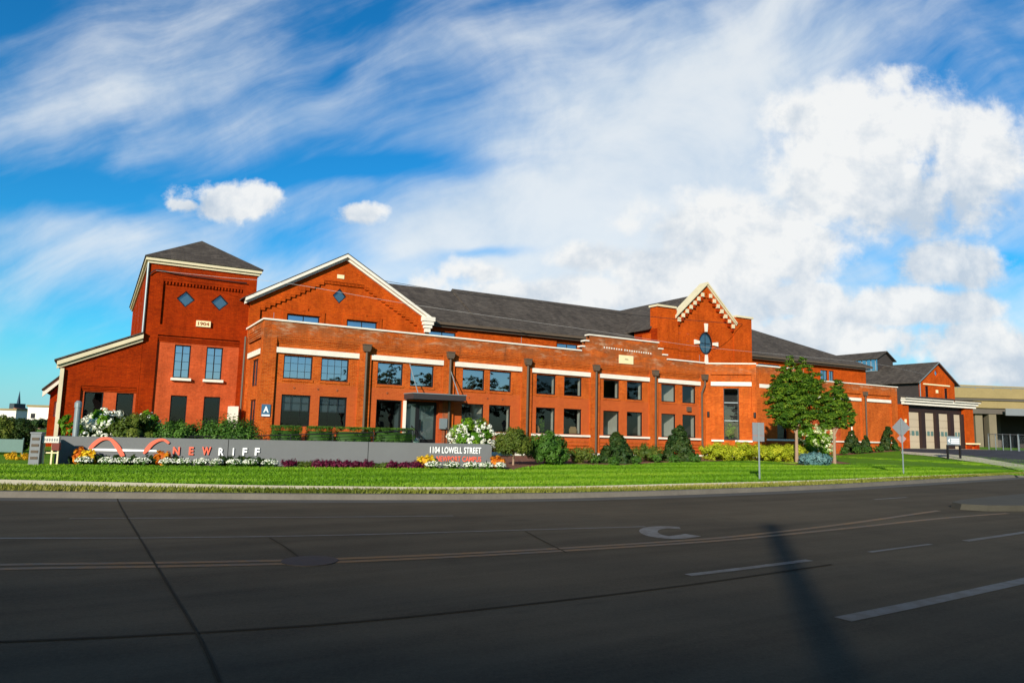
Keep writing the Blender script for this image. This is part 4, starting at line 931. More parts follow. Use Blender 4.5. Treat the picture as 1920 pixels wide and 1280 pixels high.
# ------------------------------------------------------------------ garage with the dark gabled hall behind it
B = Bld('garage_building', 47, 5, .75, 'brick garage with four tan roll-up doors under a dark roof and small brick gable', 'building')
gz0 = .78
for x0, x1 in ((40.7, 41.75), (51.75, 53.35)): w = MB(); w.box(x0, x1, 5, 9, gz0-.6, 5.1); B.part(w, 'wall', M['brick_hall'])
w = MB(); w.box(41.75, 51.75, 5.35, 9, 4.45, 5.1)
for a, b in ((41.75, 41.95), (44.05, 44.72), (46.62, 47.12), (49.15, 49.85), (51.45, 51.75)): w.box(a, b, 5.12, 9, gz0-.6, 4.45)
B.part(w, 'door_surround', M['darkpost'])
for a, b in ((41.95, 44.05), (44.72, 46.62), (47.12, 49.15), (49.85, 51.45)):
    d = MB(); n_ = 5; z0, z1 = gz0, 4.4
    for i in range(n_): d.box(a, b, 5.42, 5.5, z0+(z1-z0)*i/n_+.012, z0+(z1-z0)*(i+1)/n_-.012)
    d.box(a, b, 5.46, 5.5, z0, z1); ob = B.part(d, 'garage_door', M['tan'])
    m_ = (b-a)/3
    for j in range(3):
        k = MB(); k.box(a+m_*j+.1, a+m_*(j+1)-.1, 5.405, 5.43, z0+1.32, z0+1.78); B.part(k, 'pane', M['teal'], ob)
t = MB(); t.box(40.6, 53.5, 4.75, 5.0, 5.1, 5.38); t.box(40.5, 53.6, 4.55, 5.0, 5.381, 5.62); t.box(40.4, 48.6, 4.35, 4.9, 5.621, 5.8); t.box(48.9, 53.7, 4.35, 4.9, 5.621, 5.72); B.part(t, 'cornice', M['white'])
r_ = MB(); slab(r_, (40.3, 4.3, 5.84), (53.8, 4.3, 5.84), (53.8, 8, 6.3), (40.3, 8, 6.3)); B.part(r_, 'porch_roof', M['roof'])
for x in (52.0, 53.4):
    k = MB(); k.box(x-.2, x+.25, 4.7, 5.0, gz0-.5, gz0+.55); B.part(k, 'buttress', M['brick'])
k = MB(); k.box(51.6, 53.7, 4.6, 4.99, gz0+.552, gz0+.7); B.part(k, 'buttress_cap', M['cream'])
for x, z in ((41.1, 3.3), (41.45, 2.6)):
    k = MB(); k.box(x-.1, x+.1, 4.9, 4.999, z, z+.35); B.part(k, 'wall_light', M['cream'])
gl2, gr2, ge, gp_ = 48.75, 55.6, 8.0, 10.1; gm2 = (gl2+gr2)/2
rc = [rect(49.95, 50.6, 6.25, 7.5), rect(53.6, 54.25, 6.2, 7.4)]; dm = [(gm2, 8.45), (gm2+.38, 9.0), (gm2, 9.55), (gm2-.38, 9.0)]
w = MB(); w.holed(ID, [(gl2, 5.6), (gr2, 5.6), (gr2, ge), (gm2, gp_), (gl2, ge)], rc+[dm], 8, .15)
B.part(w, 'gable_wall', M['brick_hall'])
for q in rc: window(B, ID, q[0][0], q[1][0], q[0][1], q[2][1], 8.1, 'glass_low', room=False); k = MB(); k.quad((q[0][0], 8.4, q[0][1]), (q[1][0], 8.4, q[0][1]), (q[1][0], 8.4, q[2][1]), (q[0][0], 8.4, q[2][1])); B.part(k, 'interior', M['dark'])
k = MB(); k.poly([(a, 8.1, b) for a, b in dm]); B.part(k, 'diamond_window', M['glass_sky']); k = MB(); k.poly([(a, 8.3, b) for a, b in dm]); B.part(k, 'interior', M['dark'])
t = MB(); t.box(49.6, 54.6, 7.93, 7.999, 7.62, 7.76); t.box(49.6, 54.6, 7.93, 7.999, 6.0, 6.12); B.part(t, 'string_course', M['cream']); k = MB(); k.box(51.9, 52.3, 7.95, 7.999, 6.8, 7.15); B.part(k, 'plaque', M['cream'])
w = MB(); w.quad((gl2, 8.02, .8), (gl2, 30, .8), (gl2, 30, ge), (gl2, 8.02, ge)); w.quad((gr2, 8.02, .8), (gr2, 30, .8), (gr2, 30, ge), (gr2, 8.02, ge)); B.part(w, 'side_wall', M['siding'])
p2 = (gp_-ge)/(gm2-gl2); r_ = MB()
for sg, xe in ((-1, gl2-.5), (1, gr2+.5)):
    slab(r_, (xe, 7.7, ge+.12-.5*p2), (xe, 30, ge+.12-.5*p2), (gm2, 30, gp_+.12), (gm2, 7.7, gp_+.12))
B.part(r_, 'roof', M['roof'])
t = MB()
for xe in (gl2-.5, gr2+.5): t.bar((xe, 7.66, ge+.04-.5*p2), (gm2, 7.66, gp_+.04), .06, .12, (0, 1, 0))
B.part(t, 'verge_board', M['galv'])
k = MB(); k.tube([(gl2+.08, 7.9, ge-.1), (gl2+.08, 7.9, 5.9)], .05); B.part(k, 'downspout', M['galv'])
# roof monitor
w = MB(); ml, mr, mv0, mv1 = 50.9, 53.9, 14, 22
w.box(ml, mr, mv0, mv1, 8.5, 9.5); w.holed(ID, [(ml, 9.5), (mr, 9.5), (mr, 10.75), ((ml+mr)/2, 11.75), (ml, 11.0)], [], mv0, 0); w.quad((mr, mv0, 9), (mr, mv1, 9), (mr, mv1, 10.8), (mr, mv0, 10.8))
ob = B.part(w, 'roof_monitor', M['siding'])
k = MB()
for i in range(14): k.box(ml-.06, ml, mv0+.2+i*.57, mv0+.28+i*.57, 9.5, 11.0)
k.box(ml-.05, ml, mv0, mv1, 9.5, 9.6); k.box(ml-.05, ml, mv0, mv1, 10.9, 11.0); B.part(k, 'monitor_frame', M['galv'], ob)
k = MB(); k.quad((ml-.02, mv0, 9.5), (ml-.02, mv1, 9.5), (ml-.02, mv1, 11), (ml-.02, mv0, 11)); B.part(k, 'pane', M['glass_sky'], ob); k = MB(); k.quad((ml+.6, mv0, 9.5), (ml+.6, mv1, 9.5), (ml+.6, mv1, 11), (ml+.6, mv0, 11)); B.part(k, 'interior', M['inwall'], ob)
k = MB(); slab(k, (ml-.4, mv0-.3, 11.0), (ml-.4, mv1, 11.0), ((ml+mr)/2, mv1, 11.95), ((ml+mr)/2, mv0-.3, 11.95)); slab(k, (mr+.3, mv0-.3, 10.85), (mr+.3, mv1, 10.85), ((ml+mr)/2, mv1, 11.95), ((ml+mr)/2, mv0-.3, 11.95)); B.part(k, 'monitor_roof', M['roof'], ob)
# ------------------------------------------------------------------ viaduct
V = empty('viaduct', (95, 120, 0), 0, 'long tan concrete road viaduct crossing behind the garage at the right edge', 'bridge')
def vp(mb, name, mat, smooth=False, parent=None): return mb.build(name, mat, parent or V, (95, 120, 0))
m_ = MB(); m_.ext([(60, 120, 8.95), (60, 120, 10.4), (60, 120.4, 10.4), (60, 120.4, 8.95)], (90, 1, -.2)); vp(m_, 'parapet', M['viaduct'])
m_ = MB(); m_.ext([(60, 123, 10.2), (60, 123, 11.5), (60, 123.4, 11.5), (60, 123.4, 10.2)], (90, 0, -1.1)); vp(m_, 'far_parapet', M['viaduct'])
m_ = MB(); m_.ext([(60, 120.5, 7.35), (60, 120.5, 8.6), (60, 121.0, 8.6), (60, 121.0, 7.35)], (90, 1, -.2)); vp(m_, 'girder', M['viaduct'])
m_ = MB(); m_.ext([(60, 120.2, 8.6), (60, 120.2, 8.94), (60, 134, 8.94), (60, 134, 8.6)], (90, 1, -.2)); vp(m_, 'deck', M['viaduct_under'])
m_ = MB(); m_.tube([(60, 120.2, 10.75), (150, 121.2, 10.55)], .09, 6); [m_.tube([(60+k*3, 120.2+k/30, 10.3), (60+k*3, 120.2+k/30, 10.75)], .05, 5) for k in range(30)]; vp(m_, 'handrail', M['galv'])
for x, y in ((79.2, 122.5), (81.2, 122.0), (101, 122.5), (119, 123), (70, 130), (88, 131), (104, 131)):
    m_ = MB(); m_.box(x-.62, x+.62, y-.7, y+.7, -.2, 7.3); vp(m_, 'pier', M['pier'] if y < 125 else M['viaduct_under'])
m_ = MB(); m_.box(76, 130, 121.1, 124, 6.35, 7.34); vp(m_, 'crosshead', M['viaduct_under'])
m_ = MB(); m_.box(60, 160, 134, 135, -.2, 8.6); vp(m_, 'underdeck_shade_wall', M['siding'])  # dark backing wall, its colour stands in for the gloom under the deck
m_ = MB(); m_.box(82.4, 90, 119.7, 119.9, 6.1, 7.25); vp(m_, 'grey_panel', M['signback'])
# ------------------------------------------------------------------ sign wall
SRZ = math.atan2(SDR[1], SDR[0]); SX, SY = SL+SDR*7.75, None
sgn = empty('sign_wall', tuple(Sg(7, 0, .1)), SRZ, 'long low grey sign wall with raised coral and white lettering on the lawn', 'sign')
SO = (7, 0, .1); zt_ = 1.072; SE = SLEN
w = MB(); r = .14
prof = [(-.15, .05), (SE, .05), (SE, zt_-r)]+[(SE-r+r*math.cos(a), zt_-r+r*math.sin(a)) for a in np.linspace(.3, math.pi/2, 5)]+[(-.15, zt_)]
w.ext([(a, 0, b) for a, b in prof], (0, .32, 0)); w.build('wall', M['sign'], sgn, SO)
for x in (Sp(427, 850)[0], Sp(690, 850)[0]):
    g = MB(); g.box(x-.012, x+.012, -.003, .0, .05, zt_-.002); g.build('panel_joint', M['frame'], sgn, SO)
def pf(x0, z0, v=0): return lambda x, y, d: (x0+x-SO[0], -.004-d-SO[1]+v, z0+y-SO[2])
def sp(px, py): return Sp(px, py)
def letter(ch, px0, py0, px1, py1, mat, bold=.03):
    a, b = sp(px0, py1), sp(px1, py0); textmesh('letter', ch, b[0]-a[0], b[1]-a[1], mat, sgn, pf(a[0], a[1]), .05, bold)
for ch, x0, x1 in (('N', 324, 338), ('E', 354, 364), ('W', 378.5, 396.5)): letter(ch, x0, 837.5, x1, 852.5, M['coral'])
for ch, x0, x1 in (('R', 409.5, 420.5), ('I', 436, 439.5), ('F', 454.5, 464), ('F', 477.5, 487.5)): letter(ch, x0, 839.5, x1, 853.5, M['letter'])
a, b = sp(806, 848.5), sp(902, 839); textmesh('address_line', '1104 LOWELL STREET', b[0]-a[0], b[1]-a[1]+.02, M['letter'], sgn, pf(a[0], a[1]-.01), .03, .012, 1.06)
a, b = sp(818, 864), sp(902, 856); textmesh('campus_line', 'NEWPORT CAMPUS', b[0]-a[0], b[1]-a[1]+.02, M['coral'], sgn, pf(a[0], a[1]-.01), .03, .012, 1.06)
def swoosh(name, pts, mat, d=.06):
    """a ribbon whose width changes along its run, cut out as a raised plate"""
    P = [(sp(x, y), w_) for x, y, w_ in pts]; Lf, Rt = [], []
    for i, ((s, z), w_) in enumerate(P):
        (s0, z0), (s1, z1) = P[max(i-1, 0)][0], P[min(i+1, len(P)-1)][0]; t = np.array([s1-s0, z1-z0]); t /= np.linalg.norm(t); nn = np.array([-t[1], t[0]])*w_/2
        Lf.append((s+nn[0], z+nn[1])); Rt.append((s-nn[0], z-nn[1]))
    mb = MB(); k = len(Lf)
    mb.add([(x, -d, z) for x, z in Lf]+[(x, -d, z) for x, z in Rt]+[(x, -.004, z) for x, z in Lf]+[(x, -.004, z) for x, z in Rt],
           [f for i in range(k-1) for f in ((i, i+1, k+i+1, k+i), (i, i+1, 2*k+i+1, 2*k+i), (k+i, k+i+1, 3*k+i+1, 3*k+i))]+[(0, k, 3*k, 2*k), (k-1, 2*k-1, 4*k-1, 3*k-1)])
    return mb.build(name, mat, sgn, SO)
def crv(P, n=6):
    out = []; P = [np.array(p, float) for p in P]
    for i in range(len(P)-1):
        a, b, c, d = P[max(i-1, 0)], P[i], P[i+1], P[min(i+2, len(P)-1)]
        out += [.5*((2*b)+(c-a)*t+(2*a-5*b+4*c-d)*t*t+(3*b-a-3*c+d)*t**3) for t in np.arange(n)/n]
    return out+[P[-1]]
swoosh('wave_emblem', crv([(169, 841, .10), (178, 831.5, .13), (189, 823.8, .12), (200, 821.6, .09), (210, 824.5, .10), (220, 836, .15), (227, 847, .14), (231, 855, .13)]), M['coral'])
swoosh('wave_emblem', crv([(270, 850, .05), (275, 843.5, .13), (285, 832, .13), (297, 825.2, .10), (307, 824, .08), (315, 828.5, .08), (317, 831, .07)]), M['coral'])
swoosh('emblem_bar', crv([(166, 842.3, .075), (230, 843.6, .075), (294, 845.0, .06)], 3), M['letter'], .04)
# ------------------------------------------------------------------ handrail of the ramp behind the sign
RD = 1.5
def rp(px, py): return Sp(px, py, RD)
ra, rb_, rc_, rd_ = rp(205, 817), rp(430, 818), rp(700, 810.5), rp(775, 806)
hr = empty('ramp_railing', tuple(Sg(8, RD, .1)), SRZ, 'thin dark metal ramp railing running behind the grey sign wall', 'railing'); HO = (8, RD, .1)
m_ = MB(); m_.tube([(q[0], RD, q[1]) for q in (ra, rb_, rc_, rd_)], .026, 6); m_.build('top_rail', M['black'], hr, HO)
m_ = MB(); m_.tube([(q[0], RD, q[1]-.13) for q in (ra, rb_, rc_, rd_)], .014, 6); m_.build('lower_rail', M['black'], hr, HO)
for k in range(8):
    s = ra[0]+(rd_[0]-ra[0])*k/7; z = float(np.interp(s, [ra[0], rb_[0], rc_[0], rd_[0]], [ra[1], rb_[1], rc_[1], rd_[1]])); m_ = MB(); m_.tube([(s, RD, .1), (s, RD, z)], .02, 6); m_.build('post', M['black'], hr, HO)
m_ = MB()
for k in range(4): m_.tube([(rb_[0], RD, rb_[1]-.25-.12*k), (rd_[0], RD, rd_[1]-.28-.14*k)], .007, 4)
m_.build('cable', M['black'], hr, HO)
er = Bld('entrance_railing', -10.5, -1.0, .1, 'black upright-bar railing beside the entrance steps', 'railing')
for u_ in (-12.55, -10.55):
    m_ = MB(); m_.tube([(u_, -1.7, 1.1), (u_, -.1, 1.75)], .03, 6); er.part(m_, 'handrail', M['black'])
    for k in range(6): v = -1.7+k*.31; m_ = MB(); m_.tube([(u_, v, .15), (u_, v, 1.1+.4*(v+1.7))], .014, 5); er.part(m_, 'baluster', M['black'])
m_ = MB(); m_.tube([(-10.5, -1.75, 1.45), (-8.7, -1.75, 1.45)], .025, 6); er.part(m_, 'handrail', M['black'])
for k in range(12): m_ = MB(); m_.tube([(-10.5+k*.16, -1.75, .12), (-10.5+k*.16, -1.75, 1.45)], .012, 4); er.part(m_, 'baluster', M['black'])
# bin by the door
bn = empty('litter_bin', Wd(-12.75, -1.1, .15), RZ, 'grey-green drum bin beside the dark entrance door', 'bin')
m_ = MB(); m_.tube([(0, 0, 0), (0, 0, .1), (0, 0, .85)], [.24, .27, .28], 14); m_.build('drum', M['teal'], bn); m_ = MB(); m_.tube([(0, 0, .85), (0, 0, .93), (0, 0, .99)], [.29, .27, .12], 14); m_.build('lid', M['galv'], bn)
# ------------------------------------------------------------------ street signs seen from behind
def sgnpost(name, px, py, label, cat, build, ht, rz=.1):
    p = G(px, py); e = empty(name, tuple(p), rz, label, cat)
    m_ = MB(); m_.ext([(-.03, -.012, -.1), (-.012, .018, -.1), (.012, .018, -.1), (.03, -.012, -.1)], (0, 0, ht+.1)); m_.build('post', M['galv'], e); build(e); return e
def rs(e):
    k = FPX/ (np.array(e.location)-O).dot(fw)
    zc = lambda py: 1.6  # heights come from the plate sizes below
    m_ = MB(); m_.box(-.215, .215, .02, .026, 1.53, 1.98); m_.build('plate', M['signback'], e); m_ = MB(); m_.box(-.215, .215, .02, .026, 1.32, 1.52); m_.build('lower_plate', M['signback'], e)
sgnpost('street_sign', 1424, 898.5, 'grey back of a square road sign with a strip plate on a thin post', 'road sign', rs, 1.98)
def dsg(e):
    for nm, zc, h, m2 in (('plate', 2.04, .43, 'signback'), ('lower_plate', 1.55, .22, 'pink')):
        m_ = MB(); m_.ext([(0, .02, zc-h), (h, .02, zc), (0, .02, zc+h), (-h, .02, zc)], (0, .006, 0)); m_.build(nm, M[m2], e)
sgnpost('street_sign', 1694, 888.5, 'grey back of a diamond road sign on a thin post near the driveway', 'road sign', dsg, 2.4)
# board sign by the driveway
p1 = G(1777.5, 860.5); kk = float((p1-O)@fw)/FPX; wd = 25.5*kk; ang = .12; p2_ = p1+np.array([wd*math.cos(ang), wd*math.sin(ang), 0])
e = empty('driveway_sign', tuple((p1+p2_)/2), ang, 'small grey board sign with a white arrow on two black posts beside the driveway', 'sign')
hh = 1.38*wd/1.38
for s in (-1, 1): m_ = MB(); m_.box(s*wd/2-.06, s*wd/2+.06, -.05, .05, -.1, wd*.95); m_.build('post', M['black'], e)
m_ = MB(); m_.box(-wd/2-.06, wd/2+.06, -.049, .049, wd*.95, wd*1.05); m_.build('crossbar', M['black'], e)
z0 = wd*1.06; m_ = MB(); m_.box(-wd/2, wd/2, -.03, .03, z0, z0+wd*.62); m_.build('board', simple('blue_grey_board', (.20, .24, .27), .5, .08, 4), e)
m_ = MB(); c = -wd*.33; h = z0+wd*.30; m_.ext([(c-wd*.14, -.034, h), (c+wd*.06, -.034, h+wd*.17), (c, -.034, h), (c+wd*.06, -.034, h-wd*.17)], (0, .004, 0)); m_.build('arrow', M['letter'], e)
for k in range(3): m_ = MB(); m_.box(-wd*.2, wd*.44, -.034, -.03, z0+wd*(.09+.14*k), z0+wd*(.17+.14*k)); m_.build('white_strip', M['letter'], e)
# chain link fence
p1, p2_ = Wd(54.5, 4.2, .72), O+ray(1911, 849)*(70/ray(1911, 849)[1]); fe = empty('chain_link_fence', tuple(p1), 0, 'grey chain link fence in front of the viaduct piers', 'fence')
d_ = p2_-p1; ext_ = p1+d_*1.5; hF = 1.75
m_ = MB(); m_.tube([p1+(0, 0, hF), ext_+(0, 0, hF)], .035, 6); m_.build('top_rail', M['galv'], fe, p1)
for k in range(7): q = p1+d_*1.5*k/6; m_ = MB(); m_.tube([q-(0, 0, .2), q+(0, 0, hF+.05)], .045 if k != 4 else .09, 7); m_.build('post', M['galv'], fe, p1)
m_ = MB(); L_ = float(np.linalg.norm(d_))*1.5; dd = d_*1.5/L_; s_p = .34
for k in range(int(L_/s_p)+8):
    for sg in (1, -1):
        a = k*s_p-(0 if sg > 0 else -hF) - 0; x0, x1 = (k*s_p-hF, k*s_p) if sg > 0 else (k*s_p, k*s_p-hF)
        za, zb = 0., hF
        if x0 < 0: za = (0-x0)/(x1-x0)*hF if x1 != x0 else 0; x0 = 0
        if x1 < 0: continue
        if x0 > L_ or x1 > L_: continue
        m_.bar(p1+dd*x0+(0, 0, za), p1+dd*x1+(0, 0, zb), .006, .006)
m_.build('chain_link', M['galv'], fe, p1)
# ------------------------------------------------------------------ overhead wires
def wire(name, pts, mat, rad, label):
    P = crv(pts, 8); m_ = MB(); m_.tube(P, rad, 5); o = m_.build(name, mat); return tag(o, label, 'cable')
def at(px, py, v): d = ray(px, py); t = ((P0-O)@N2+v)/(d@N2); return O+d*t
wire('overhead_cable', [at(292, 507, 4.9), at(420, 520, 3.5), at(545, 532, 1.5), at(780, 572, .3), at(1108, 619, 0), at(1300, 648, 0), at(1480, 666, 0), at(1642, 682, 2), at(1735, 702, 7.6)], M['wire'], .008, 'pale slack cable strung from the tower across the gables to the garage')
wire('overhead_cable', [at(700, 523, 8), at(853, 548, 4), at(1000, 566, 1), at(1185, 590, 0), at(1330, 603, 0), at(1392, 607, 2.7)], M['wire_dark'], .017, 'black twisted cable in front of the long grey roof')
wire('tower_cable', [at(281, 515, 4.94), at(288, 508, 4.9), at(300, 506, 4.9), at(330, 513, 4.9), at(400, 523, 4.9), at(463, 531, 4.9)], M['wire_dark'], .03, 'black cable looping along the top of the tower wall')
# pipe post by the sign's left end
p = Sg(.05, 1.3, .1); e = tag(MB().tube([(0, 0, 0), (0, 0, 1.95), (0, 0, 1.96), (0, 0, 2.12), (0, 0, 2.2)], [.10, .10, .12, .12, .06], 14).build('vent_post', M['galv'], smooth=False), 'grey metal pipe post with pale cap behind the left end of the sign wall', 'post'); e.location = p
# ------------------------------------------------------------------ planting
def pixy(p): d = np.array(p)-O; return 640-FPX*float(d@CU)/float(d@fw)
def shrub(name, px, py, wpx, hpx, mat, label, cat='shrub', n=1500, shape='ball', leaf=.07, depth=None, lumps=26, lump=.30, v=None, group=None, flowers=None, sink=.0, kz=.50, p=None, top=None):
    """a shrub whose base stands on the ground at a pixel of the photo (or on line v behind it) and fills wpx x hpx there"""
    if p is None: p = np.array(G(px, py)) if v is None else None
    if p is None:
        d = ray(px, py); t = ((P0-O)@N2+v)/(d@N2); p = O+d*t; p[2] = hgt(p[0], p[1])
    k = float((p-O)@fw)/FPX
    if top is not None: hpx = pixy(p)-top
    n = int(n*2.3); leaf *= 1.45; lumps = int(lumps*(1.6 if shape == 'cone' else 1.15)); rx, rz = wpx*k/2, hpx*k/2; ry = rx if depth is None else depth
    e = empty(name, tuple(p), AZ*0, label, cat, group)
    c = np.array([0, 0, rz-sink]); r = (rx, ry, rz)
    P, N, rn = lumpy(c, r, n, lumps, lump, shape)
    P[:, 2] = np.maximum(P[:, 2], .01)
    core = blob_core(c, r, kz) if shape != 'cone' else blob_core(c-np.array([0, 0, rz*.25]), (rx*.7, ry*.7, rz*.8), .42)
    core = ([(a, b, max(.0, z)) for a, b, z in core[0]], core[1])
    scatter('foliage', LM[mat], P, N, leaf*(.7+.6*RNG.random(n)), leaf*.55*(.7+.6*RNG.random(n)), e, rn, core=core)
    if flowers:
        fm, cnt, fr = flowers; d = sph(cnt*3); d = d[(d[:, 1] < .45) & (d[:, 2] > -.62)][:cnt]; m_ = len(d)
        C = c+d*np.array(r)*(.95+.10*RNG.random((m_, 1))); q = sph(m_*26); i = np.repeat(np.arange(m_), 26); R2 = (fr*(.7+.6*RNG.random(m_)))[i][:, None]
        scatter('blossom', LM[fm], C[i]+q*R2, q, R2[:, 0]*.75, R2[:, 0]*.65, e)
    return e
def Sp2(px, d): q = Sp(px, 840, d); return Sg(q[0], d, .12)
shrub('hydrangea', 192, 838, 84, 68, 'bright', 'large white-blooming hydrangea at the left end of the building', 'hydrangea', 2600, leaf=.12, flowers=('bloom', 95, .12), p=Sp2(192, 2.6), top=770)
shrub('hydrangea', 270, 838, 46, 62, 'bright', 'small hydrangea with white blooms peeping out right of the weeping shrub', 'hydrangea', 1200, leaf=.12, flowers=('bloom', 26, .10), p=Sp2(272, 2.8), top=774)
shrub('weeping_shrub', 247, 838, 82, 63, 'olive', 'dense dark weeping shrub between the two left hydrangeas', 'shrub', 3600, leaf=.08, lumps=40, p=Sp2(247, 1.9), lump=.26, top=776)
shrub('rounded_shrub', 330, 838, 96, 56, 'bush', 'spreading rounded green shrub below the tower windows', 'shrub', 3200, leaf=.07, lumps=40, p=Sp2(326, 2.2), top=790)
shrub('rounded_shrub', 420, 838, 146, 54, 'bush', 'long green shrub in front of the annex corner', 'shrub', 6500, leaf=.07, lumps=90, lump=.42, depth=.8, p=Sp2(420, 2.2), top=791)
# clipped hedge blocks
for i, (x0, x1, lab) in enumerate(((-20.1, -18.8, 'narrow clipped hedge block at the annex corner'), (-18.4, -17.2, 'clipped hedge block second from the annex corner, beside a gap'), (-17.0, -15.2, 'clipped dark hedge block under the first bay windows'), (-15.0, -12.95, 'clipped dark hedge block left of the entrance steps'))):
    c = (x0+x1)/2; e = empty('clipped_hedge', Wd(c, -1.2, .15), RZ, lab, 'hedge', None); L_ = (x1-x0)/2
    P, N, rn = lumpy((0, 0, .72), (L_, .4, .70), int(6000*L_)+1500, 90, .45, 'box'); N[:, 2] += .4
    P2 = np.stack([(RNG.random(900)*2-1)*L_, (RNG.random(900)*2-1)*.42, 1.36+.10*RNG.random(900)], 1)
    core = MB().box(-L_*.90, L_*.90, -.26, .26, 0, 1.22)
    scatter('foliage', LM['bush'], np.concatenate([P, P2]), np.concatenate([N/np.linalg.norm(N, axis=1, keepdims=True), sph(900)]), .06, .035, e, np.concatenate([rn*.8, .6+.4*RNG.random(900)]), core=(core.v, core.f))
shrub('hydrangea', 884, 850, 88, 64, 'bright', 'white-blooming hydrangea right of the entrance door', 'hydrangea', 3400, leaf=.11, v=-2.2, top=790, flowers=('bloom', 85, .11))
# weeping standard
p = np.array(G(962, 872)); e = empty('weeping_tree', tuple(p), 0, 'small weeping tree with mop crown and bare stem right of the sign', 'tree')
k = float((p-O)@fw)/FPX; m_ = MB(); m_.tube([(0, 0, -.05), (.02, 0, .5), (0, 0, 1.2)], [.05, .04, .03], 8); m_.build('trunk', M['bark'], e)
P, N, rn = lumpy((0, 0, 46*k), (34*k, 34*k, 24*k), 11000, 50, .30); P[:, 2] -= np.clip(np.hypot(P[:, 0], P[:, 1])/(34*k)-.5, 0, 1)*.5*RNG.random(len(P))*1.2; 
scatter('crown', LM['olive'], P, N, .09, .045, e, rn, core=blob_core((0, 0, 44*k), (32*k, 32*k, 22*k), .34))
shrub('rounded_shrub', 1026, 871, 76, 58, 'bush', 'big rounded green shrub right of the weeping tree', 'shrub', 4200, leaf=.085, lumps=40)
shrub('low_shrub', 1090, 868, 54, 30, 'olive', 'low loose shrub right of the big rounded green shrub', 'shrub', 1500, leaf=.06)
def ball(px, py, w, h, lab): return shrub('box_ball', px, py, w, h, 'bush', lab, 'shrub', 900, leaf=.045, lumps=30, lump=.22, group='small clipped box balls along the bed', v=2.6 if px > 1570 else None)
ball(1113, 869, 24, 15, 'small clipped ball left of the first dark rhododendron')
shrub('rhododendron', 1156, 868, 60, 54, 'dark', 'dark broad-leaved rhododendron under the stepped parapet', 'shrub', 2200, 'cone', .13, lumps=40, lump=.36)
ball(1151, 873, 25, 17, 'small clipped ball at the foot of the wide dark rhododendron, nearest the lawn')
ball(1194, 871, 20, 18, 'small clipped ball just right of the wide dark rhododendron')
shrub('low_shrub', 1212, 865, 60, 32, 'olive', 'low bronze-green shrub between the two dark rhododendrons', 'shrub', 1700, leaf=.06, depth=.8)
ball(1231, 867, 24, 18, 'small clipped ball in front of the low bronze-green shrub')
shrub('rhododendron', 1273, 865, 58, 64, 'dark', 'tall cone-shaped dark rhododendron left of the yellow shrubs', 'shrub', 2600, 'cone', .12, lumps=46, lump=.34)
ball(1264, 868, 22, 16, 'small clipped ball at the foot of the tall cone-shaped rhododendron')
ball(1302, 867, 26, 17, 'small clipped ball right of the cone-shaped rhododendron')
for i, (px, w, h, lab) in enumerate(((1342, 62, 32, 'leftmost yellow-green shrub, beside the white wall footing'), (1380, 62, 33, 'yellow-green shrub below the tall window'), (1416, 60, 31, 'yellow-green shrub behind the square sign post'), (1450, 58, 30, 'yellow-green shrub right of the square sign post'), (1484, 54, 30, 'yellow-green shrub beside the slender tree trunk'))):
    shrub('golden_shrub', px, 862.5 if i < 3 else 865, w, h, 'yellow', lab, 'shrub', 2200, leaf=.07, group='yellow-green shrubs in a row', lumps=34)
shrub('low_shrub', 1520, 860, 46, 30, 'bright', 'green shrub under the white hydrangea behind the taller tree', 'shrub', 1400, leaf=.06)
shrub('hydrangea', 1527, 858, 72, 62, 'bright', 'cream-blooming hydrangea behind the blue spruce', 'hydrangea', 2600, leaf=.11, flowers=('bloomg', 80, .11))
shrub('blue_spruce', 1528, 872, 60, 22, 'spruce', 'low spreading blue spruce between the two trees', 'shrub', 3000, leaf=.085, lumps=44, lump=.28, depth=.6)
for px, py, w, h, mt, lab in ((1598, 850, 30, 42, 'dark', 'dark rhododendron just right of the smaller tree'), (1624, 850, 20, 30, 'dark', 'narrow dark shrub at the foot of the far downspout'), (1667, 851, 28, 44, 'dark', 'dark rhododendron left of the diamond sign')):
    shrub('rhododendron', px, py, w, h, mt, lab, 'shrub', 1500, 'cone', .14, lumps=34, lump=.36, v=3.2)
for px, w, h, lab in ((1582, 16, 14, 'small clipped ball behind the smaller tree trunk'), (1607, 18, 13, 'small clipped ball left of the far downspout'), (1626, 18, 12, 'small clipped ball below the far downspout'), (1648, 20, 12, 'small clipped ball left of the last dark rhododendron'), (1680, 18, 12, 'small clipped ball behind the diamond sign')): ball(px, 851.5, w, h, lab)
# flowers in front of the sign
def clump(name, s, d, w, h, mat, label, cat, n, leaf, flowers=None, group=None, dep=.28):
    p = Sg(s, -d); p[2] = hgt(p[0], p[1]); e = empty(name, tuple(p), SRZ, label, cat, group)
    P, N, rn = lumpy((0, 0, h/2), (w/2, dep, h/2), n, 22, .34); P[:, 2] = np.maximum(P[:, 2], .01); N[:, 2] += .5; N /= np.linalg.norm(N, axis=1, keepdims=True)
    scatter('foliage', LM[mat], P, N, leaf, leaf*.6, e, rn, core=blob_core((0, 0, h/2), (w/2, dep, h/2), .7))
    if flowers:
        fm, cnt, fr = flowers; q = sph(cnt); q[:, 2] = np.abs(q[:, 2])*.9+.02; q[:, 1] = -np.abs(q[:, 1])*.9; C = np.array([0, 0, h*.42])+q*np.array([w/2, dep, h*.6])*(.96+.12*RNG.random((cnt, 1)))
        NN = q*.6+RNG.normal(size=(cnt, 3))*.4+np.array([0, -.3, .3]); NN /= np.linalg.norm(NN, axis=1, keepdims=True)
        scatter('blossom', LM[fm], C, NN, fr, fr*.9, e)
    return e
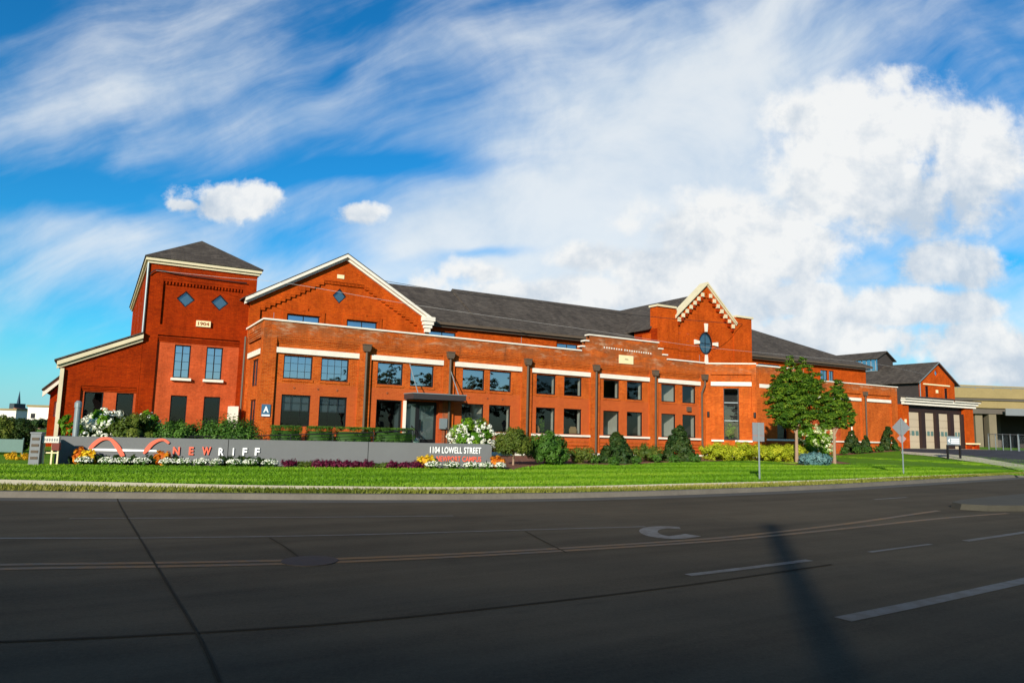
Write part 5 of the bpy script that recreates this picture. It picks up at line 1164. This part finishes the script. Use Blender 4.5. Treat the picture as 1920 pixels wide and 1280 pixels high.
for px, w, lab in ((160, .62, 'white begonia clump under the leftmost orange crotons'), (205, .70, 'white begonia clump below the coral wave emblem, left half'), (234, .62, 'white begonia clump below the right foot of the coral wave'), (268, .72, 'white begonia clump below the white emblem bar'), (318, .72, 'white begonia clump under the first letter of the sign'), (347, .66, 'white begonia clump under the coral E'), (380, .74, 'white begonia clump under the coral W'), (408, .5, 'white begonia clump under the white R'), (441, .62, 'white begonia clump under the white I'), (470, .66, 'white begonia clump under the last two letters'), (508, .66, 'white begonia clump right of the last letter, before the purple coleus'),
                     (812, .75, 'white begonia clump below the yellow crotons'), (848, .8, 'white begonia clump below the coral campus words'), (884, .8, 'white begonia clump near the right end of the address'), (912, .7, 'white begonia clump at the right end of the sign'), (938, .5, 'white begonia clump below the orange crotons at the sign end')):
    s = Sp(px, 850, -.6)[0]; clump('begonia', s, .66, w*.84, .29, 'bush', lab, 'flowers', 420, .06, ('bloom', 130, .045), 'white begonias along the sign')
for k, px in enumerate((545, 598, 616, 634, 652, 671, 689, 736, 760, 782)):
    s = Sp(px, 850, -.6)[0]; lab = ['purple coleus clump by itself just right of the last white begonia below the lettering', 'purple coleus clump starting the long purple run', 'purple coleus clump, second in the long purple run', 'purple coleus clump, third in the long purple run', 'purple coleus clump, fourth in the long purple run', 'purple coleus clump, fifth in the long purple run', 'purple coleus clump ending the long purple run', 'purple coleus clump standing alone right of the panel joint', 'purple coleus clump between the lone one and the yellow crotons', 'purple coleus clump next to the yellow crotons'][k]
    clump('coleus', s, .58, .55 if k else .7, .28, 'purple', lab, 'plant', 420, .075, None, 'purple coleus along the sign', .24)
for k, px in enumerate((566, 580, 705, 722, 750)):
    s = Sp(px, 850, -.6)[0]; clump('green_coleus', s, .5, .5, .22, 'olive', ['yellowish green low plant left of the purple run', 'yellowish green low plant touching the purple run on its left', 'yellowish green low plant just right of the purple run', 'yellowish green low plant left of the lone purple coleus', 'yellowish green low plant between purple clumps near the yellow crotons'][k], 'plant', 260, .07, None, None, .2)
for px, py, w, h, mt, lab in ((148, 846, .36, .58, 'orange', 'orange croton tuft at the far left of the flower bed'), (166, 848, .58, .50, 'goldl', 'golden croton tuft below the left foot of the coral wave'), (305, 848, .55, .52, 'orange', 'orange croton tuft left of the coral N'), (311, 850, .34, .36, 'goldl', 'yellow croton tuft in front of the orange one left of the N'), (800, 860, .70, .52, 'goldl', 'bright yellow croton tuft left of the campus words'), (932, 866, .62, .50, 'orange', 'orange croton tuft beyond the right end of the sign')):
    s = Sp(px, py, -.4)[0]; clump('croton', s, .34, w, h, mt, lab, 'plant', 420, .13, None, None, .22)
for k, px in enumerate((145, 190, 222, 252, 284, 330, 425, 446, 460, 482)):
    s = Sp(px, 850, -.3)[0]; clump('bed_plant', s, .26, .6, .34, 'dark' if k < 10 else 'olive', ['behind the far left orange crotons', 'under the left arc of the coral wave', 'at the right foot of the coral wave', 'under the middle of the white emblem bar', 'just left of the croton pair by the N', 'just right of the croton pair by the N', 'under the white R', 'under the white I', 'under the first white F', 'under the last white F', 'under the word Newport', 'under the middle of the campus words', 'at the right end of the campus words'][k], 'plant', 420, .10, None, None, .2)
for o in list(bpy.data.objects):
    if o.name.startswith('bed_plant') and 'label' in o: o['label'] = 'dark leafy bed plant '+o['label'] if 'campus' not in o['label'] and 'Newport' not in o['label'] else 'olive leafy bed plant '+o['label']
# ------------------------------------------------------------------ the two street trees
def tree(name, px, py, crown, trunk_h, label, n, leaf, seed, mat='tree', trunk_r=.09, p=None, cat='tree', group=None, nb=11):
    """crown = list of (dx, dz, rx, rz) lobes in metres about the trunk foot"""
    rg = np.random.default_rng(seed); p = np.array(G(px, py)) if p is None else p; e = empty(name, tuple(p), 0, label, cat, group)
    top = max(c[1]+c[3] for c in crown); m_ = MB()
    m_.tube([(0, 0, -.1), (.01, 0, trunk_h*.5), (.03, .02, trunk_h), (.05, 0, trunk_h+(top-trunk_h)*.45), (.02, 0, trunk_h+(top-trunk_h)*.8)], [trunk_r*1.25, trunk_r, trunk_r*.9, trunk_r*.5, trunk_r*.15], 9)
    for i in range(nb):
        c = crown[i % len(crown)]; a = rg.random()*6.283; z0 = trunk_h*(.9+.5*rg.random()); q = np.array([c[0]+c[2]*.7*math.cos(a), c[2]*.7*math.sin(a), c[1]+c[3]*.4*rg.random()])
        s = np.array([.02, 0, z0]); m_.tube([s, s*.55+q*.45+np.array([0, 0, .12]), q], [trunk_r*.45, trunk_r*.28, trunk_r*.08], 6)
    m_.build('trunk', M['bark'], e)
    Ps, Ns, Rs = [], [], []
    vol = np.array([c[2]**2*c[3] for c in crown]); sh = (n*vol**.75/(vol**.75).sum()).astype(int)
    for c, k in zip(crown, sh):
        P, N, rn = lumpy((c[0], 0, c[1]), (c[2], c[2]*.9, c[3]), k, max(14, int(k/60)), .24 if c[2] > .5 else .4, 'ball', .35, .45)
        Ps.append(P); Ns.append(N); Rs.append(rn)
    P = np.concatenate(Ps); N = np.concatenate(Ns); rn = np.concatenate(Rs); N[:, 2] += .7; N /= np.linalg.norm(N, axis=1, keepdims=True)
    scatter('crown', LM[mat], P, N, leaf*(.7+.6*RNG.random(len(P))), leaf*.45, e, rn); return e
def lobes(px, py, L_):
    p = np.array(G(px, py)); k = float((p-O)@fw)/FPX; return [((x-px)*k, (py-y)*k, a*k, b*k) for x, y, a, b in L_]
tree('street_tree', 1494, 867, lobes(1494, 867, [(1490, 735, 42, 42), (1464, 750, 28, 38), (1522, 750, 32, 38), (1492, 782, 42, 24), (1487, 702, 22, 28), (1513, 704, 20, 28), (1532, 716, 16, 24), (1465, 715, 18, 26), (1486, 677, 8, 13), (1511, 677, 8, 14), (1451, 742, 10, 12), (1448, 775, 14, 12)]), 1.7, 'taller leafy green street tree with a slender pale trunk in the bed', 54000, .13, 3)
tree('street_tree', 1565, 870, lobes(1565, 870, [(1569, 752, 25, 24), (1563, 778, 29, 22), (1588, 770, 17, 18), (1584, 792, 20, 12), (1574, 727, 11, 18), (1552, 796, 15, 10), (1602, 778, 8, 9)]), 1.6, 'smaller leafy green street tree right of the blue spruce', 33000, .12, 4, trunk_r=.08)
# ------------------------------------------------------------------ far left
def far(px, Y): d = ray(px, 800); q = O+d*(Y/d[1]); return np.array([q[0], Y, hgt(q[0], Y)])
for i, (px, Y, w, h, lab) in enumerate(((6, 31.5, 44, 60, 'dense dark hedge shrub at the left edge of the photo'), (40, 32, 40, 58, 'dark hedge shrub beside the one at the left edge'), (-36, 31, 50, 62, 'dark hedge shrub half outside the left edge'))):
    p = far(px, Y); k = Y/FPX; e = empty('hedge_shrub', tuple(p), 0, lab, 'shrub'); h = pixy(p)-(783 if i != 1 else 790)
    P, N, rn = lumpy((0, 0, h*k*.5), (w*k/2*1.1, .7, h*k*.5), 6000, 54, .28); scatter('foliage', LM['dark'] if i else LM['olive'], P, N, .09, .05, e, rn, core=blob_core((0, 0, h*k*.5), (w*k/2, .7, h*k*.5), .55))
p = far(22, 29.5); m_ = MB(); m_.box(-1.6, .55, -.02, .02, .10, .62); [m_.tube([(x, .06, 0), (x, .06, .68)], .03, 6) for x in (-1.5, -.5, .5)]; o = m_.build('mesh_barrier', M['teal']); o.location = p; tag(o, 'low green mesh barrier in front of the dark hedge at the left edge', 'fence')
p = far(36, 26); clr = empty('golden_ground_shrub', tuple(p), 0, 'flat golden ground shrub below the green mesh barrier', 'shrub'); P, N, rn = lumpy((0, 0, .10), (.50, .3, .12), 900, 20, .3); scatter('foliage', LM['goldl'], P, N, .06, .035, clr, rn*.5)
# church
p = far(30, 260); e = empty('church', tuple(p), 0, 'distant dark church tower with a needle spire on the horizon', 'church'); k = 260/FPX
H = lambda py: (829-24-py)*k+1.2
m_ = MB(); m_.box(-6*k, 3*k, -3, 3, -1, H(775)); m_.build('tower', simple('church_stone', (.05, .07, .08), .9, .1, .1), e)
m_ = MB(); m_.add([(-2.0*k, -.5, H(775)), (2.0*k, -.5, H(775)), (2.0*k, .5, H(775)), (-2.0*k, .5, H(775)), (0, 0, H(750))], [(0, 1, 4), (1, 2, 4), (2, 3, 4), (3, 0, 4)]); m_.build('spire', simple('church_slate', (.03, .06, .09), .9, .1, .1), e)
m_ = MB(); m_.box(3*k, 16*k, -3, 3, -1, H(788)); m_.ext([(3*k, -3.2, H(788)), (17*k, -3.2, H(790)), (3*k, -3.2, H(782))], (0, 6.4, 0)); m_.build('nave', simple('church_roof', (.25, .10, .08), .9, .1, .1), e)
for i, (px, w, h, Y, lab) in enumerate(((70, 42, 30, 200, 'far white flat-roofed building on the horizon left of the brick wing'), (12, 30, 22, 220, 'far pale low building left of the church'))):
    p = far(px, Y); k = Y/FPX; e = empty('far_building', tuple(p), 0, lab, 'building'); m_ = MB(); m_.box(-w*k/2, w*k/2, 0, 12, -1, h*k+.5); m_.build('wall', M['white'], e); m_ = MB(); m_.box(-w*k/2-.3, w*k/2+.3, -.3, 12.3, h*k+.5, h*k+1.0); m_.build('roof', M['viaduct'], e)
    m_ = MB(); [m_.box(-w*k/2+1+j*2.2, -w*k/2+2.2+j*2.2, -.06, 0, h*k*.4, h*k*.7) for j in range(int(w*k/2.2)-1)]; m_.build('window', M['dark'], e)
for i, (px, Y, w, h) in enumerate(((-40, 110, 90, 20), (20, 120, 60, 17), (75, 130, 40, 14), (-110, 105, 90, 26), (98, 140, 36, 13))):
    p = far(px, Y); k = Y/FPX; e = empty('far_tree', tuple(p), 0, ['far tree mostly outside the left edge', 'far green tree below the church', 'far dark tree in front of the far white building', 'far tree well outside the left edge', 'far dark tree at the brick shed corner'][i], 'tree')
    P, N, rn = lumpy((0, 0, h*k*.6), (w*k/2, w*k/2, h*k*.42), 2600, 40, .28); scatter('crown', LM['dark'], P, N, .4, .28, e, rn, core=blob_core((0, 0, h*k*.55), (w*k/2, w*k/2, h*k*.42), .7)); m_ = MB(); m_.tube([(0, 0, -.2), (0, 0, h*k*.5)], [.3, .2], 8); m_.build('trunk', M['bark'], e)
# street clutter by the sign's left end
p = np.array(G(84, 872)); e = empty('utility_cabinet', tuple(p), .35, 'grey metal utility cabinet at the left end of the sign wall', 'cabinet')
m_ = MB(); m_.box(-.42, -.14, -.2, .3, -.05, 1.0); m_.box(-.44, -.12, -.22, .32, 1.0, 1.05); m_.build('body', M['signback'], e); 
for j in range(4): m_ = MB(); m_.box(-.38, -.18, -.215, -.201, .2+j*.2, .28+j*.2); m_.build('louvre', M['metal_brown'], e)
p = np.array(G(93, 872)); e = empty('notice_stand', tuple(p), .3, 'white notice box on slim wooden legs beside the grey cabinet', 'notice stand')
m_ = MB(); m_.box(-.24, .22, -.12, .12, .72, .92); m_.build('box', M['white'], e)
for x in (-.20, .03, .20): m_ = MB(); m_.box(x-.022, x+.022, -.03, .03, -.05, .72); m_.build('leg', M['cream'], e)
m_ = MB(); m_.box(-.22, .22, -.04, .04, .38, .42); m_.build('rail', M['cream'], e); m_ = MB(); m_.box(.03, .24, -.1, .1, .48, .717); m_.build('red_panel', simple('dull_red', (.16, .03, .02), .6, .2, 3), e)
m_ = MB(); [m_.box(-.20+j*.07, -.16+j*.07, -.126, -.12, .77, .86) for j in range(6)]; m_.build('print', M['signback'], e)
p = np.array(G(88, 866)); e = empty('potted_plant', tuple(p+np.array([.1, .9, 0])), 0, 'leafy potted plant with orange stems behind the notice stand', 'plant')
m_ = MB(); m_.tube([(0, 0, 0), (0, 0, .9)], [.22, .30], 12); m_.build('pot', M['black'], e); P, N, rn = lumpy((0, 0, 1.25), (.42, .3, .42), 700, 18, .3); scatter('foliage', LM['bright'], P, N, .13, .06, e, rn)
# ------------------------------------------------------------------ what shows inside the windows
def chair(u, v, z, mat, label):
    e = empty('dining_chair', Wd(u, v, z), RZ+2.6, label, 'chair', None)
    m_ = MB(); m_.ext([(-.22, .20, .45), (.22, .20, .45), (.25, .24, .80), (.16, .27, .98), (-.16, .27, .98), (-.25, .24, .80)], (0, .05, 0)); m_.build('backrest', mat, e)
    m_ = MB(); m_.box(-.23, .23, -.22, .22, .41, .47); m_.build('seat', mat, e)
    for sx in (-.19, .19):
        for sy in (-.18, .18): m_ = MB(); m_.bar((sx, sy, .41), (sx*1.1, sy*1.1, 0), .035, .035); m_.build('leg', M['bark'], e)
tanc = simple('tan_chair', (.42, .26, .12), .6, .1, 3); orc = simple('amber_chair', (.62, .27, .02), .6, .1, 3)
chair(-4.05, .78, .98, tanc, 'tan chair behind the glass beside the cactus-like window plant'); chair(-2.2, .78, .98, tanc, 'tan chair at the left of its ground-floor window, right of the window plant'); chair(-1.28, .80, .98, tanc, 'tan chair at the right of its ground-floor window, right of the window plant')
chair(2.75, .80, .98, orc, 'amber chair behind the ground-floor glass under the stone plaque')
def inplant(u, v, z, h, w, label, fr=None):
    q = Wd(u, v, z) if fr is None else Wd(*fr(u, v, z)[:2], fr(u, v, z)[2]); e = empty('indoor_plant', tuple(q), RZ, label, 'plant')
    m_ = MB(); m_.tube([(0, 0, 0), (0, 0, .3)], [.13, .17], 10); m_.build('pot', M['blueplate'], e)
    P, N, rn = lumpy((0, 0, .3+h/2), (w/2, w/2*.7, h/2), 500, 24, .3); scatter('foliage', LM['bright'], P, N, .13, .06, e, rn)
inplant(-3.65, .75, 1.2, .95, .5, 'green potted plant behind the ground-floor glass right of the round shrub'); inplant(1.72, .70, 1.15, 1.2, .9, 'leafy green plant filling the foot of the tall window', CF)
# ------------------------------------------------------------------ behind the camera: an added deck that shades the road, and the trees and pole whose shade and mirror image the photo shows
kind_ = [0]
def bigtree(x, y, h, w, lab, n=2600, leaf=.42, seed=1):
    kind_[0] += 1; rg = np.random.default_rng(seed+kind_[0]*7)
    cr = [(0, h*.62, w*.5, h*.30), (w*.22, h*.52, w*.32, h*.24), (-w*.24, h*.55, w*.30, h*.22), (0, h*.84, w*.26, h*.16)]
    return tree('roadside_tree', 0, 0, cr, h*.25, lab, n, leaf, 20+kind_[0], 'dark', h*.022, np.array([x, y, 0.]), 'tree', 'trees on the near side of the road', 8)
VB = empty('added_shade_overpass', (-20, -26, 0), 0, 'long concrete deck with a slatted screen, added unseen behind the viewpoint to shade the near road', 'bridge')  # unseen structure added only to cast shade over the near road
vo = (-20, -26, 0); xa, xb = -75, 24
m_ = MB(); m_.box(xa, xb, -40, -26, 7.2, 9.6); m_.build('deck', M['viaduct_under'], VB, vo)
m_ = MB(); m_.box(xa, xb, -26.0, -25.75, 9.0, 11.2); m_.build('parapet', M['viaduct'], VB, vo)
for x in (-70, -52, -34, -16, 2, 20):
    m_ = MB(); m_.box(x-.8, x+.8, -34, -31, -.1, 7.2); m_.build('pier', M['pier'], VB, vo)
z = 11.2; m_ = MB()  # slats thin out upwards so the added shadow fades along the road
for wd_, gap, hh_ in ((.046, .064, .75), (.036, .068, .75), (.03, .08, .8), (.024, .10, .8), (.018, .125, .9)):
    k = int((xb-xa)/gap)
    for q in range(k): m_.box(xa+q*gap, xa+q*gap+wd_, -25.9, -25.86, z, z+hh_)
    z += hh_
m_.build('shade_fade_slats', M['galv'], VB, vo)
m_ = MB(); m_.tube([(0, 0, -.2), (0, 0, 9.6)], [.19, .15], 10); o = m_.build('utility_pole', M['bark']); o.location = (-2.8, -11.7, 0); tag(o, 'bare wooden utility pole behind the viewpoint, its shadow lying across the road', 'pole')
for i in range(13):
    t = i/12; bigtree(60+33*t+(i % 2)*3, -27+40*t, 12+1.6*((i*7) % 5)/4, 9.5, 'broad dark roadside tree behind the viewpoint, mirrored in the windows', 3200, .5, 50)
